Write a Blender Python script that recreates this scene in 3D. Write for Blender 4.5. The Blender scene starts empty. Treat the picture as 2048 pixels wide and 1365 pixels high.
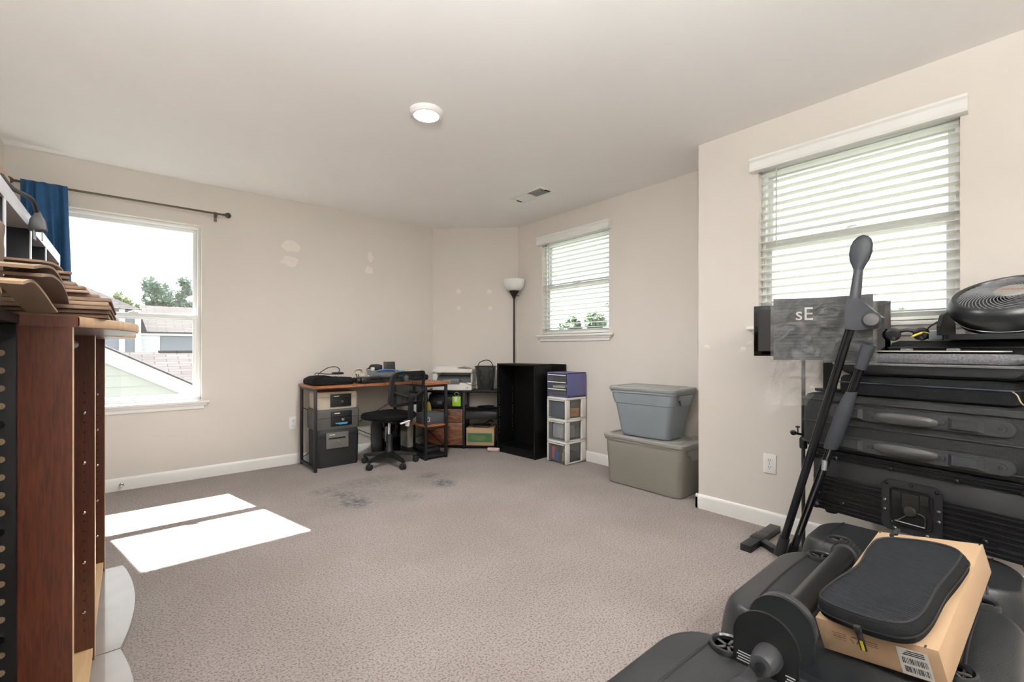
import bpy, bmesh, math, random
from mathutils import Matrix, Vector, Euler, noise
random.seed(7)
R = math.radians
SC = bpy.context.scene
COL = SC.collection

# ------------------------------------------------------------------ camera, sky, sun, exposure
cam_d = bpy.data.cameras.new('camera'); cam = bpy.data.objects.new('camera', cam_d); COL.objects.link(cam)
cam_d.sensor_width = 36.0; cam_d.lens = 898.4 / 2048 * 36.0
cam_d.shift_y = 15.5 / 2048; cam_d.clip_start = 0.02; cam_d.clip_end = 300
cam.location = (0, 0, 1.07); cam.rotation_euler = (R(90), 0, R(49.59 - 90))
SC.camera = cam

w = bpy.data.worlds.new('sky'); SC.world = w; w.use_nodes = True
nt = w.node_tree; nt.nodes.clear()
o_ = nt.nodes.new('ShaderNodeOutputWorld'); b_ = nt.nodes.new('ShaderNodeBackground')
tc = nt.nodes.new('ShaderNodeTexCoord'); nz = nt.nodes.new('ShaderNodeTexNoise'); rp = nt.nodes.new('ShaderNodeValToRGB')
nz.inputs['Scale'].default_value = 3.5; nz.inputs['Detail'].default_value = 5
rp.color_ramp.elements[0].position = .42; rp.color_ramp.elements[0].color = (.80, .90, 1.0, 1)
rp.color_ramp.elements[1].position = .58; rp.color_ramp.elements[1].color = (1, 1, 1, 1)
nt.links.new(tc.outputs['Generated'], nz.inputs['Vector']); nt.links.new(nz.outputs['Fac'], rp.inputs['Fac'])
nt.links.new(rp.outputs['Color'], b_.inputs['Color']); b_.inputs['Strength'].default_value = 1.2
nt.links.new(b_.outputs['Background'], o_.inputs['Surface'])

sun_d = bpy.data.lights.new('sun', 'SUN'); sun_d.energy = 28; sun_d.angle = R(.6); sun_d.color = (1, .985, .97)
sun = bpy.data.objects.new('sun', sun_d); COL.objects.link(sun)
sun.rotation_euler = Vector((.20, -.90, -1.0)).to_track_quat('-Z', 'Y').to_euler()
ADDED_TORCH_W = 1700.0; LAMP_W = 18.0             # added torchiere out of view, brightens the room;                                           # power of each ceiling disc lamp
SC.view_settings.view_transform = 'Standard'; SC.view_settings.look = 'None'
SC.view_settings.exposure = 0.98; SC.view_settings.gamma = 1.0; SC.view_settings.use_curve_mapping = False

# ------------------------------------------------------------------ materials
def lin(c): 
    c = c / 255.0
    return c / 12.92 if c <= .04045 else ((c + .055) / 1.055) ** 2.4
def rgb(*c): return (lin(c[0]), lin(c[1]), lin(c[2]), 1)
MATS = {}
def mat(name, col, rough=.5, metal=0, noise_amt=.06, nscale=12, bump=0, bscale=60, spec=.5, coat=0, emis=0, trans=0, alpha=1):
    if name in MATS: return MATS[name]
    m = bpy.data.materials.new(name); m.use_nodes = True; t = m.node_tree; n = t.nodes
    p = n['Principled BSDF']
    c = rgb(*col)
    tcn = n.new('ShaderNodeTexCoord')
    if noise_amt > 0:
        no = n.new('ShaderNodeTexNoise'); no.inputs['Scale'].default_value = nscale; no.inputs['Detail'].default_value = 4
        t.links.new(tcn.outputs['Object'], no.inputs['Vector'])
        r = n.new('ShaderNodeValToRGB')
        r.color_ramp.elements[0].position = .3; r.color_ramp.elements[1].position = .7
        r.color_ramp.elements[0].color = tuple(max(0, v * (1 - noise_amt)) for v in c[:3]) + (1,)
        r.color_ramp.elements[1].color = tuple(min(1, v * (1 + noise_amt)) for v in c[:3]) + (1,)
        t.links.new(no.outputs['Fac'], r.inputs['Fac']); t.links.new(r.outputs['Color'], p.inputs['Base Color'])
    else: p.inputs['Base Color'].default_value = c
    p.inputs['Roughness'].default_value = rough; p.inputs['Metallic'].default_value = metal
    p.inputs['Specular IOR Level'].default_value = spec; p.inputs['Coat Weight'].default_value = coat
    p.inputs['Transmission Weight'].default_value = trans; p.inputs['Alpha'].default_value = alpha
    if emis: p.inputs['Emission Color'].default_value = c; p.inputs['Emission Strength'].default_value = emis
    if bump:
        nb = n.new('ShaderNodeTexNoise'); nb.inputs['Scale'].default_value = bscale; nb.inputs['Detail'].default_value = 3
        bp = n.new('ShaderNodeBump'); bp.inputs['Strength'].default_value = bump; bp.inputs['Distance'].default_value = .01
        t.links.new(tcn.outputs['Object'], nb.inputs['Vector']); t.links.new(nb.outputs['Fac'], bp.inputs['Height'])
        t.links.new(bp.outputs['Normal'], p.inputs['Normal'])
    MATS[name] = m
    return m
def wood(name, c1, c2, rough=.35, scale=(3, 3, .5), dist=3.0, nsc=6, coat=.2):
    m = bpy.data.materials.new(name); m.use_nodes = True; t = m.node_tree; n = t.nodes; p = n['Principled BSDF']
    tcn = n.new('ShaderNodeTexCoord'); mp = n.new('ShaderNodeMapping'); mp.inputs['Scale'].default_value = scale
    no = n.new('ShaderNodeTexNoise'); no.inputs['Scale'].default_value = nsc; no.inputs['Detail'].default_value = 8; no.inputs['Distortion'].default_value = dist
    r = n.new('ShaderNodeValToRGB'); r.color_ramp.elements[0].position = .32; r.color_ramp.elements[1].position = .68
    r.color_ramp.elements[0].color = rgb(*c1); r.color_ramp.elements[1].color = rgb(*c2)
    t.links.new(tcn.outputs['Object'], mp.inputs['Vector']); t.links.new(mp.outputs['Vector'], no.inputs['Vector'])
    t.links.new(no.outputs['Fac'], r.inputs['Fac']); t.links.new(r.outputs['Color'], p.inputs['Base Color'])
    p.inputs['Roughness'].default_value = rough; p.inputs['Coat Weight'].default_value = coat; p.inputs['Coat Roughness'].default_value = .25
    MATS[name] = m; return m
def thin_glass(name, tint, gloss=.06, rough=.02, haze=0.0, hazecol=(230, 232, 235)):
    m = bpy.data.materials.new(name); m.use_nodes = True; t = m.node_tree; n = t.nodes; n.clear()
    o = n.new('ShaderNodeOutputMaterial'); tr = n.new('ShaderNodeBsdfTransparent'); gl = n.new('ShaderNodeBsdfGlossy'); mx = n.new('ShaderNodeMixShader')
    tr.inputs['Color'].default_value = rgb(*tint); gl.inputs['Roughness'].default_value = rough; mx.inputs['Fac'].default_value = gloss
    t.links.new(tr.outputs[0], mx.inputs[1]); t.links.new(gl.outputs[0], mx.inputs[2]); last = mx
    if haze:
        df = n.new('ShaderNodeBsdfDiffuse'); df.inputs['Color'].default_value = rgb(*hazecol); m2 = n.new('ShaderNodeMixShader'); m2.inputs['Fac'].default_value = haze
        t.links.new(mx.outputs[0], m2.inputs[1]); t.links.new(df.outputs[0], m2.inputs[2]); last = m2
    t.links.new(last.outputs[0], o.inputs['Surface']); MATS[name] = m; return m

wallM = mat('painted_wall', (222, 215, 206), .75, noise_amt=.012, nscale=2.5, bump=.02, bscale=220)
ceilM = mat('ceiling_paint', (248, 246, 243), .85, noise_amt=.01, nscale=3, bump=.02, bscale=200)
trimM = mat('white_trim', (240, 238, 234), .35, noise_amt=.01)
vinylM = mat('white_vinyl', (238, 238, 236), .3, noise_amt=.01)
patchM = mat('spackle', (236, 229, 220), .85, noise_amt=.03, nscale=30)
slatM = mat('blind_slat', (240, 239, 234), .4, noise_amt=.01)
glassM = thin_glass('window_glass', (250, 252, 252), .05)
blackM = mat('black_paint', (27, 27, 28), .4, noise_amt=.15)
blackfrM = mat('black_steel', (27, 27, 29), .45, noise_amt=.1)
blkwoodM = mat('black_laminate', (12, 11, 11), .45, noise_amt=.2, nscale=8, spec=.22)
blkplM = mat('black_plastic', (22, 23, 25), .42, noise_amt=.1, bump=.05, bscale=400)
blkglossM = mat('gloss_black', (8, 8, 9), .06, noise_amt=0)
darkM = mat('charcoal_plastic', (46, 46, 48), .45, noise_amt=.06, bump=.05, bscale=300)
fabM = mat('black_fabric', (16, 17, 19), .85, noise_amt=.2, nscale=60, bump=.25, bscale=500, spec=.2)
rubberM = mat('rubber', (22, 22, 22), .7, noise_amt=.1)
chromeM = mat('chrome', (205, 207, 210), .15, 1, noise_amt=0)
steelM = mat('satin_metal', (150, 150, 152), .3, 1, noise_amt=.03)
silverM = mat('silver_plastic', (160, 162, 165), .3, .6, noise_amt=.03)
whiteplM = mat('white_plastic', (228, 225, 218), .4, noise_amt=.02)
creamM = mat('cream_plastic', (203, 192, 172), .5, noise_amt=.03, bump=.06, bscale=250)
greysafeM = mat('grey_safe', (84, 82, 79), .55, noise_amt=.05, bump=.08, bscale=300)
blksafeM = mat('black_safe', (36, 36, 37), .5, noise_amt=.05, bump=.08, bscale=300)
rusticM = wood('rustic_wood', (120, 66, 36), (186, 122, 78), .4, (2.2, 9, 9), 2.0, 5)
rustic2M = wood('rustic_drawer', (74, 44, 28), (150, 96, 62), .45, (1.5, 1.5, 6), 1.5, 4)
cherryM = wood('cherry_veneer', (62, 28, 15), (88, 42, 24), .32, (60, 60, 4), 1.0, 4, .25)
edgeM = wood('pale_edge', (196, 162, 128), (214, 182, 148), .4, (8, 8, 1), 1, 4)
shelfbrdM = wood('tan_board', (196, 160, 116), (220, 188, 144), .5, (8, 1, 8), 1, 4, 0)
kraftM = mat('cardboard', (146, 121, 98), .8, noise_amt=.08, nscale=9, bump=.05, bscale=120)
kraft2M = mat('cardboard_dark', (116, 95, 78), .85, noise_amt=.12, nscale=9, bump=.08, bscale=120)
kraftboxM = mat('cardboard_box', (178, 149, 117), .75, noise_amt=.04, nscale=7)
bluecurM = mat('blue_curtain', (38, 84, 128), .8, noise_amt=.08, nscale=30, bump=.1, bscale=400)
bronzeM = mat('bronze', (92, 82, 72), .35, .7, noise_amt=.05)
toteAM = mat('tote_grey', (138, 146, 152), .42, noise_amt=.02, nscale=5)
toteBM = mat('tote_warm_grey', (138, 134, 125), .42, noise_amt=.02, nscale=5)
toteLidM = mat('tote_lid_grey', (150, 149, 143), .42, noise_amt=.02, nscale=5)
purpleM = mat('purple_plastic', (92, 92, 138), .4, noise_amt=.03)
frostM = thin_glass('frosted_drawer', (242, 243, 244), .05, .3, .10, (190, 192, 196))
clearM = thin_glass('clear_plastic', (225, 232, 238), .1, .1, .28, (205, 215, 225))
felt = mat('grey_felt', (108, 108, 111), .95, noise_amt=.35, nscale=160, bump=.4, bscale=300)
screenM = mat('lcd_grey', (150, 150, 140), .2, noise_amt=0)
orangeM = mat('orange_box', (232, 160, 44), .5, noise_amt=.05)
yellowM = mat('yellow_tag', (226, 206, 60), .5, noise_amt=.03)
greenM = mat('lime_green', (150, 200, 30), .5, noise_amt=.05)
dgreenM = mat('print_green', (70, 110, 66), .7, noise_amt=.1)
tealM = mat('teal_cloth', (22, 148, 160), .6, noise_amt=.1)
blueM = mat('blue_plastic', (62, 98, 170), .4, noise_amt=.04)
redM = mat('red_print', (200, 90, 80), .5, noise_amt=.03)
paperM = mat('white_paper', (236, 234, 230), .7, noise_amt=.01)
inkM = mat('ink', (35, 35, 38), .7, noise_amt=0)
whiteInkM = mat('white_ink', (226, 226, 226), .6, noise_amt=0)
navyM = mat('dark_navy', (16, 22, 30), .5, noise_amt=.1)
wireM = mat('cable_black', (26, 24, 24), .5, noise_amt=0)
whitecabM = mat('cable_white', (222, 212, 192), .5, noise_amt=0)
lampglassM = mat('frosted_lamp', (240, 240, 238), .4, noise_amt=.01)
lensM = mat('lamp_lens', (255, 246, 232), .5, noise_amt=0, emis=6)

def carpet():
    m = bpy.data.materials.new('carpet'); m.use_nodes = True; t = m.node_tree; n = t.nodes; L = t.links; p = n['Principled BSDF']
    tcn = n.new('ShaderNodeTexCoord')
    def noi(sc, det, v=None):
        x = n.new('ShaderNodeTexNoise'); x.inputs['Scale'].default_value = sc; x.inputs['Detail'].default_value = det
        L.new(v or tcn.outputs['Object'], x.inputs['Vector']); return x
    big, tuft, fine = noi(1.6, 3), noi(125, 4), noi(320, 2)
    def ramp(src, a, ca, b, cb):
        r = n.new('ShaderNodeValToRGB'); r.color_ramp.elements[0].position = a; r.color_ramp.elements[0].color = ca
        r.color_ramp.elements[1].position = b; r.color_ramp.elements[1].color = cb; L.new(src, r.inputs['Fac']); return r.outputs['Color']
    def mul(a, b, f=1.0):
        x = n.new('ShaderNodeMixRGB'); x.blend_type = 'MULTIPLY'; x.inputs['Fac'].default_value = f
        L.new(a, x.inputs[1]); L.new(b, x.inputs[2]); return x.outputs[0]
    base = ramp(big.outputs['Fac'], .35, rgb(160, 148, 141), .65, rgb(173, 162, 156))
    c = mul(base, ramp(tuft.outputs['Fac'], .36, (.50, .47, .45, 1), .52, (1, 1, 1, 1)))
    c = mul(c, ramp(fine.outputs['Fac'], .3, (.80, .78, .77, 1), .6, (1, 1, 1, 1)))
    # worn stains: soft blobs broken up by noise, at fixed places on the floor
    stains = [(1.20, 3.09, .13, .10, 1.0), (1.19, 3.30, .11, .09, .8), (1.12, 3.48, .15, .07, .5), (1.90, 3.08, .12, .085, 1.0),
              (1.92, 3.34, .12, .075, .75), (1.46, 3.48, .34, .12, .5), (1.55, 2.96, .12, .08, .35), (1.3, 3.2, .4, .24, .3), (1.85, 3.25, .3, .18, .28)]
    sp = n.new('ShaderNodeSeparateXYZ'); L.new(tcn.outputs['Object'], sp.inputs[0])
    def mth(op, a, b=None, cl=False):
        x = n.new('ShaderNodeMath'); x.operation = op; x.use_clamp = cl
        for i, v in enumerate((a, b)):
            if v is None: continue
            if isinstance(v, (int, float)): x.inputs[i].default_value = v
            else: L.new(v, x.inputs[i])
        return x.outputs[0]
    brk = noi(26, 5); bn = ramp(brk.outputs['Fac'], .36, (.15, .15, .15, 1), .58, (1, 1, 1, 1))
    tot = None
    for (sx, sy, rx, ry, amt) in stains:
        ang = R(-20)
        dx = mth('SUBTRACT', sp.outputs[0], sx); dy = mth('SUBTRACT', sp.outputs[1], sy)
        d2 = mth('ADD', mth('POWER', mth('DIVIDE', dx, rx), 2), mth('POWER', mth('DIVIDE', dy, ry * 1.6), 2))
        v = mth('MULTIPLY', mth('SUBTRACT', 1.0, d2, True), amt)
        tot = v if tot is None else mth('MAXIMUM', tot, v)
    sm = mth('MULTIPLY', tot, bn)
    mx = n.new('ShaderNodeMixRGB'); L.new(sm, mx.inputs['Fac']); L.new(c, mx.inputs[1]); mx.inputs[2].default_value = rgb(62, 66, 70)
    L.new(mx.outputs[0], p.inputs['Base Color']); p.inputs['Roughness'].default_value = .95; p.inputs['Specular IOR Level'].default_value = .1
    p.inputs['Sheen Weight'].default_value = .25
    bp = n.new('ShaderNodeBump'); bp.inputs['Strength'].default_value = .9; bp.inputs['Distance'].default_value = .012
    L.new(tuft.outputs['Fac'], bp.inputs['Height']); 
    b2 = n.new('ShaderNodeBump'); b2.inputs['Strength'].default_value = .5; b2.inputs['Distance'].default_value = .004
    L.new(fine.outputs['Fac'], b2.inputs['Height']); L.new(bp.outputs['Normal'], b2.inputs['Normal']); L.new(b2.outputs['Normal'], p.inputs['Normal'])
    return m
carpetM = carpet()

# ------------------------------------------------------------------ mesh helpers
class MB:
    def __init__(s): s.v = []; s.f = []; s.M = Matrix()
    def raw(s, vs, fs):
        o = len(s.v); s.v += [tuple(s.M @ Vector(v)) for v in vs]; s.f += [tuple(i + o for i in f) for f in fs]; return s
    def box(s, x0, x1, y0, y1, z0, z1, bev=0, seg=2, T=None):
        bm = bmesh.new(); bmesh.ops.create_cube(bm, size=1)
        for v in bm.verts: v.co = Vector(((x0 + x1) / 2 + v.co.x * (x1 - x0), (y0 + y1) / 2 + v.co.y * (y1 - y0), (z0 + z1) / 2 + v.co.z * (z1 - z0)))
        if bev: bmesh.ops.bevel(bm, geom=bm.edges[:], offset=min(bev, .49 * min(abs(x1 - x0), abs(y1 - y0), abs(z1 - z0))), segments=seg, profile=.5, affect='EDGES')
        bm.verts.index_update()
        vs = [(T @ v.co) if T else v.co for v in bm.verts]
        s.raw(vs, [[v.index for v in f.verts] for f in bm.faces]); bm.free(); return s
    def cyl(s, p0, p1, r0, r1=None, seg=16, cap=True):
        r1 = r0 if r1 is None else r1; p0 = Vector(p0); p1 = Vector(p1); q = (p1 - p0).to_track_quat('Z', 'Y')
        vs = []; 
        for p, r in ((p0, r0), (p1, r1)):
            for i in range(seg):
                a = 2 * math.pi * i / seg; vs.append(p + q @ Vector((r * math.cos(a), r * math.sin(a), 0)))
        fs = [(i, (i + 1) % seg, seg + (i + 1) % seg, seg + i) for i in range(seg)]
        if cap: fs += [tuple(range(seg))[::-1], tuple(range(seg, 2 * seg))]
        return s.raw(vs, fs)
    def tube(s, pts, r, seg=8, closed=False):
        P = [Vector(p) for p in pts]; n = len(P); vs = []; fs = []; up = Vector((0, 0, 1))
        prev = None
        for i in range(n):
            a = P[(i - 1) % n] if (closed or i > 0) else P[i]; b = P[(i + 1) % n] if (closed or i < n - 1) else P[i]
            t = (b - a).normalized()
            if prev is None: 
                x = t.orthogonal().normalized()
            else:
                x = prev - t * prev.dot(t); x = x.normalized() if x.length > 1e-6 else t.orthogonal().normalized()
            prev = x; y = t.cross(x); rr = r[i] if isinstance(r, (list, tuple)) else r
            for k in range(seg):
                an = 2 * math.pi * k / seg; vs.append(P[i] + x * (rr * math.cos(an)) + y * (rr * math.sin(an)))
        for i in range(n if closed else n - 1):
            j = (i + 1) % n
            for k in range(seg): fs.append((i * seg + k, i * seg + (k + 1) % seg, j * seg + (k + 1) % seg, j * seg + k))
        if not closed: fs += [tuple(range(seg))[::-1], tuple((n - 1) * seg + k for k in range(seg))]
        return s.raw(vs, fs)
    def lathe(s, prof, seg=32, c=(0, 0, 0), T=None):
        vs = []; fs = []; c = Vector(c); n = len(prof)
        for r, z in prof:
            for i in range(seg):
                a = 2 * math.pi * i / seg; q = Vector((r * math.cos(a), r * math.sin(a), z)); vs.append(c + (T @ q if T else q))
        for j in range(n - 1):
            for i in range(seg): fs.append((j * seg + i, j * seg + (i + 1) % seg, (j + 1) * seg + (i + 1) % seg, (j + 1) * seg + i))
        if prof[0][0] > 1e-5: fs.append(tuple(range(seg))[::-1])
        if prof[-1][0] > 1e-5: fs.append(tuple((n - 1) * seg + i for i in range(seg)))
        return s.raw(vs, fs)
    def prism(s, poly, z0, z1, T=None):
        n = len(poly); vs = [Vector((x, y, z0)) for x, y in poly] + [Vector((x, y, z1)) for x, y in poly]
        if T: vs = [T @ v for v in vs]
        return s.raw(vs, [tuple(range(n))[::-1], tuple(range(n, 2 * n))] + [(i, (i + 1) % n, n + (i + 1) % n, n + i) for i in range(n)])
    def grid(s, fn, nu, nv, thick=None):
        vs = [fn(i / nu, j / nv) for j in range(nv + 1) for i in range(nu + 1)]; W = nu + 1
        fs = [(j * W + i, j * W + i + 1, (j + 1) * W + i + 1, (j + 1) * W + i) for j in range(nv) for i in range(nu)]
        if thick is not None:
            N = len(vs); tv = Vector(thick); vs = vs + [Vector(v) - tv for v in vs]
            fs += [tuple(N + k for k in f[::-1]) for f in fs[:]]
            bd = [i for i in range(W)] + [j * W + nu for j in range(1, nv + 1)] + [nv * W + i for i in range(nu - 1, -1, -1)] + [j * W for j in range(nv - 1, 0, -1)]
            for a in range(len(bd)):
                p, q = bd[a], bd[(a + 1) % len(bd)]; fs.append((q, p, N + p, N + q))
        return s.raw(vs, fs)
    def loft(s, loops, cap=True):
        n = len(loops[0]); vs = [v for l in loops for v in l]
        fs = [(j * n + i, j * n + (i + 1) % n, (j + 1) * n + (i + 1) % n, (j + 1) * n + i) for j in range(len(loops) - 1) for i in range(n)]
        if cap: fs += [tuple(range(n))[::-1], tuple((len(loops) - 1) * n + i for i in range(n))]
        return s.raw(vs, fs)
    def build(s, name, m, parent=None, loc=None, smooth=True, ang=35):
        me = bpy.data.meshes.new(name); me.from_pydata(s.v, [], s.f); me.materials.append(m if not isinstance(m, str) else MATS[m])
        bm = bmesh.new(); bm.from_mesh(me); bmesh.ops.recalc_face_normals(bm, faces=bm.faces[:]); bm.to_mesh(me); bm.free()
        if smooth: me.shade_smooth(); me.set_sharp_from_angle(angle=R(ang))
        o = bpy.data.objects.new(name, me); COL.objects.link(o)
        if parent: o.parent = parent
        if loc: o.location = loc
        return o
def tag(o, label=None, cat=None, group=None, kind=None):
    for k, v in (('label', label), ('category', cat), ('group', group), ('kind', kind)):
        if v: o[k] = v
    return o
def thing(name, label, cat, loc=(0, 0, 0), rz=0, group=None, rot=None):
    o = bpy.data.objects.new(name, None); COL.objects.link(o); o.location = loc; o.rotation_euler = rot or (0, 0, rz); o.empty_display_size = .05
    return tag(o, label, cat, group)
def struct(name, mb, m, parent=None, **k):
    o = mb.build(name, m, parent, **k)
    if not parent: o['kind'] = 'structure'
    return o
def dup(o, parent=None):
    c = o.copy(); COL.objects.link(c); c.parent = parent
    for ch in list(o.children): dup(ch, c)
    return c
def rrect(w, h, r, n=5, cx=0, cy=0):
    pts = []
    for sx, sy, a0 in ((1, 1, 0), (-1, 1, 90), (-1, -1, 180), (1, -1, 270)):
        for i in range(n + 1):
            a = R(a0 + 90 * i / n); pts.append((cx + sx * (w / 2 - r) + r * math.cos(a), cy + sy * (h / 2 - r) + r * math.sin(a)))
    return pts
def text(body, size, m, parent, T, depth=.0006, name='lettering'):
    cu = bpy.data.curves.new('txt', 'FONT'); cu.body = body; cu.size = size; cu.extrude = depth / 2; cu.align_x = 'CENTER'; cu.align_y = 'CENTER'; cu.resolution_u = 3
    ob = bpy.data.objects.new('txt', cu); COL.objects.link(ob)
    dg = bpy.context.evaluated_depsgraph_get(); me = bpy.data.meshes.new_from_object(ob.evaluated_get(dg))
    bpy.data.objects.remove(ob); bpy.data.curves.remove(cu)
    me.transform(T); me.materials.clear(); me.materials.append(m)
    o = bpy.data.objects.new(name, me); COL.objects.link(o); o.parent = parent; return o
def TR(x, y, z, rx=0, ry=0, rz=0): return Matrix.Translation((x, y, z)) @ Euler((R(rx), R(ry), R(rz))).to_matrix().to_4x4()
def arc(cx, cy, r, a0, a1, n): return [(cx + r * math.cos(R(a0 + (a1 - a0) * i / n)), cy + r * math.sin(R(a0 + (a1 - a0) * i / n))) for i in range(n + 1)]
def smoothpath(pts, n=8, closed=False):
    P = [Vector(p) for p in pts]; out = []; N = len(P)
    for i in range(N if closed else N - 1):
        p0, p1, p2, p3 = (P[(i - 1) % N] if closed or i > 0 else P[i]), P[i], P[(i + 1) % N], (P[(i + 2) % N] if closed or i < N - 2 else P[i + 1])
        for k in range(n):
            t = k / n; out.append(.5 * ((2 * p1) + (p2 - p0) * t + (2 * p0 - 5 * p1 + 4 * p2 - p3) * t * t + (3 * p1 - p0 - 3 * p2 + p3) * t ** 3))
    if not closed: out.append(P[-1])
    return out

# ------------------------------------------------------------------ room shell
H = 2.44; YA = 4.5; XB = 3.33; XC = 2.92; XL = -.64; YF = -1.7; YR = 1.49; CX, CY = 2.64, 3.81
struct('floor', MB().box(XL - .13, XB + .13, YF - .13, YA + .13, -.1, 0), carpetM)
struct('ceiling', MB().box(XL - .13, XB + .13, YF - .13, YA + .13, H, H + .1), ceilM)
def holed(fix, a0, a1, h, thick_axis, t0, t1):
    """a wall slab with one rectangular opening h = (b0, b1, z0, z1); fix = 'x' slab spans x"""
    m = MB(); b0, b1, z0, z1 = h
    for (p, q, r, s) in ((a0, b0, 0, H), (b1, a1, 0, H), (b0, b1, 0, z0), (b0, b1, z1, H)):
        if fix == 'x': m.box(p, q, t0, t1, r, s)
        else: m.box(t0, t1, p, q, r, s)
    return m
wA = (-.41, .454, .645, 2.09); wB = (2.546, 3.421, 1.215, 2.19); wC = (.238, 1.112, 1.205, 2.17)
wall_back = struct('wall_back', holed('x', XL - .13, 2.70, wA, 'y', YA, YA + .13), wallM, smooth=False)
T45 = Matrix.Translation((CX, YA, 0)) @ Euler((0, 0, R(-45))).to_matrix().to_4x4()
wall_corner = struct('wall_corner', MB().box(-.03, .69 * math.sqrt(2) + .03, 0, .13, 0, H, T=T45), wallM, smooth=False)
wall_alcove = struct('wall_alcove', holed('y', 1.36, 3.90, wB, 'x', XB, XB + .13), wallM, smooth=False)
struct('wall_return', MB().box(XC + .13, XB, 1.36, YR, 0, H), wallM, smooth=False)
wall_right = struct('wall_right', holed('y', YF, YR, wC, 'x', XC, XC + .13), wallM, smooth=False)
struct('wall_left', MB().box(XL - .13, XL, YF, YA, 0, H), wallM, smooth=False)
struct('wall_front', MB().box(XL - .13, XC + .13, YF - .13, YF, 0, H), wallM, smooth=False)
def baseboard(name, p0, p1):
    p0 = Vector(p0 + (0,)); p1 = Vector(p1 + (0,)); L = (p1 - p0).length; a = math.atan2(p1.y - p0.y, p1.x - p0.x)
    T = Matrix.Translation(p0) @ Euler((0, 0, a)).to_matrix().to_4x4()
    prof = [(0, 0), (-.015, 0), (-.015, .075), (-.011, .088), (-.005, .095), (0, .095)]      # (y, z); room lies on -y
    vs = [T @ Vector((x, y, z)) for x in (0, L) for y, z in prof]; n = len(prof)
    m = MB().raw(vs, [tuple(range(n)), tuple(range(n, 2 * n))[::-1]] + [(i, (i + 1) % n, n + (i + 1) % n, n + i) for i in range(n)])
    struct(name, m, trimM)
baseboard('baseboard_back', (XL, YA), (CX, YA)); baseboard('baseboard_corner', (CX, YA), (XB, CY))
baseboard('baseboard_alcove', (XB, CY), (XB, YR)); baseboard('baseboard_right', (XC, YR + .015), (XC, YF)); 
baseboard('baseboard_return', (XB, YR), (XC - .015, YR))
baseboard('baseboard_left', (XL, YF), (XL, YA))
# filler patches on the walls: thin irregular skims
def patch(parent, T, pts):
    c = Vector((sum(p[0] for p in pts) / len(pts), sum(p[1] for p in pts) / len(pts), 0))
    sm = smoothpath([(x, y, 0) for x, y in pts], 4, True); n = len(sm)
    vs = [T @ v for v in sm] + [T @ (c + (v - c) * .85 + Vector((0, 0, .0012))) for v in sm]
    MB().raw(vs, [(i, (i + 1) % n, n + (i + 1) % n, n + i) for i in range(n)] + [tuple(range(n, 2 * n))]).build('filler_patch', patchM, parent)
def blob(rx, ry, seed):
    rd = random.Random(seed); return [(rx * math.cos(a) * rd.uniform(.7, 1.15), ry * math.sin(a) * rd.uniform(.7, 1.15)) for a in [2 * math.pi * i / 9 for i in range(9)]]
for i, (x, z, rx, rz) in enumerate(((1.14, 2.025, .075, .06), (1.13, 1.88, .085, .05), (1.90, 2.025, .03, .055), (1.89, 1.885, .045, .045))):
    patch(wall_back, TR(x, YA, z, 90, 0, 0), blob(rx, rz, i))
for i, (s, z) in enumerate(((.30, 1.72), (.30, 1.53), (.655, 1.72), (.655, 1.53))):
    patch(wall_corner, T45 @ TR(s, 0, z, 90, 0, 0), blob(.028, .03, 20 + i))
for i, (y, z) in enumerate(((1.43, 1.08), (1.20, 1.065), (1.16, 1.10))):
    patch(wall_right, TR(XC, y, z, 90, 0, -90), blob(.022, .02, 30 + i))

# ------------------------------------------------------------------ windows (local: x along the opening, y outwards, z up)
def window(name, loc, rz, W, Hh, rail, fr=.05):
    e = bpy.data.objects.new(name, None); COL.objects.link(e); e.location = loc; e.rotation_euler = (0, 0, rz); e['kind'] = 'structure'
    def ring(x0, x1, z0, z1, y0, y1, b):
        m = MB(); m.box(x0, x1, y0, y1, z0, z0 + b, .003); m.box(x0, x1, y0, y1, z1 - b, z1, .003); m.box(x0, x0 + b, y0, y1, z0 + b, z1 - b, .003); m.box(x1 - b, x1, y0, y1, z0 + b, z1 - b, .003); return m
    ring(0, W, 0, Hh, .055, .128, .022).build('frame', vinylM, e)
    u = ring(.02, W - .02, rail - .005, Hh - .02, .098, .122, .03).build('upper_sash', vinylM, e)
    MB().box(.045, W - .045, .108, .112, rail + .02, Hh - .045).build('pane', glassM, u)
    l = ring(.02, W - .02, .02, rail + .04, .066, .094, .033).build('lower_sash', vinylM, e)
    MB().box(.048, W - .048, .078, .082, .048, rail + .012).build('pane', glassM, l)
    k = MB(); k.box(W * .5 - .03, W * .5 + .03, .064, .092, rail + .04, rail + .05, .003); k.cyl((W * .5, .076, rail + .05), (W * .5, .076, rail + .058), .012); k.box(W * .5 - .005, W * .5 + .035, .066, .076, rail + .055, rail + .063, .002)
    k.build('sash_lock', vinylM, e)
    sl = MB(); sl.box(-.055, W + .055, -.045, .0, -.02, 0, .005); sl.box(.001, W - .001, 0, .066, -.02, .004); sl.build('sill', trimM, e)
    ap = MB(); prof = [(0, -.02), (-.034, -.02), (-.030, -.034), (-.016, -.046), (-.014, -.066), (0, -.072)]; n = len(prof)
    vs = [Vector((x + s * (-.07 - z) * .0 + s * (.03 if z < -.04 else .01), y, z)) for s, x in ((1, -.045), (-1, W + .045)) for y, z in prof]
    ap.raw(vs, [tuple(range(n)), tuple(range(n, 2 * n))[::-1]] + [(i, (i + 1) % n, n + (i + 1) % n, n + i) for i in range(n)]); ap.build('apron', trimM, e)
    return e
window('window_1', (wA[0], YA, wA[2]), 0, wA[1] - wA[0], wA[3] - wA[2], .665)
window('window_2', (XB, wB[1], wB[2]), R(-90), wB[1] - wB[0], wB[3] - wB[2], .475)
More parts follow.
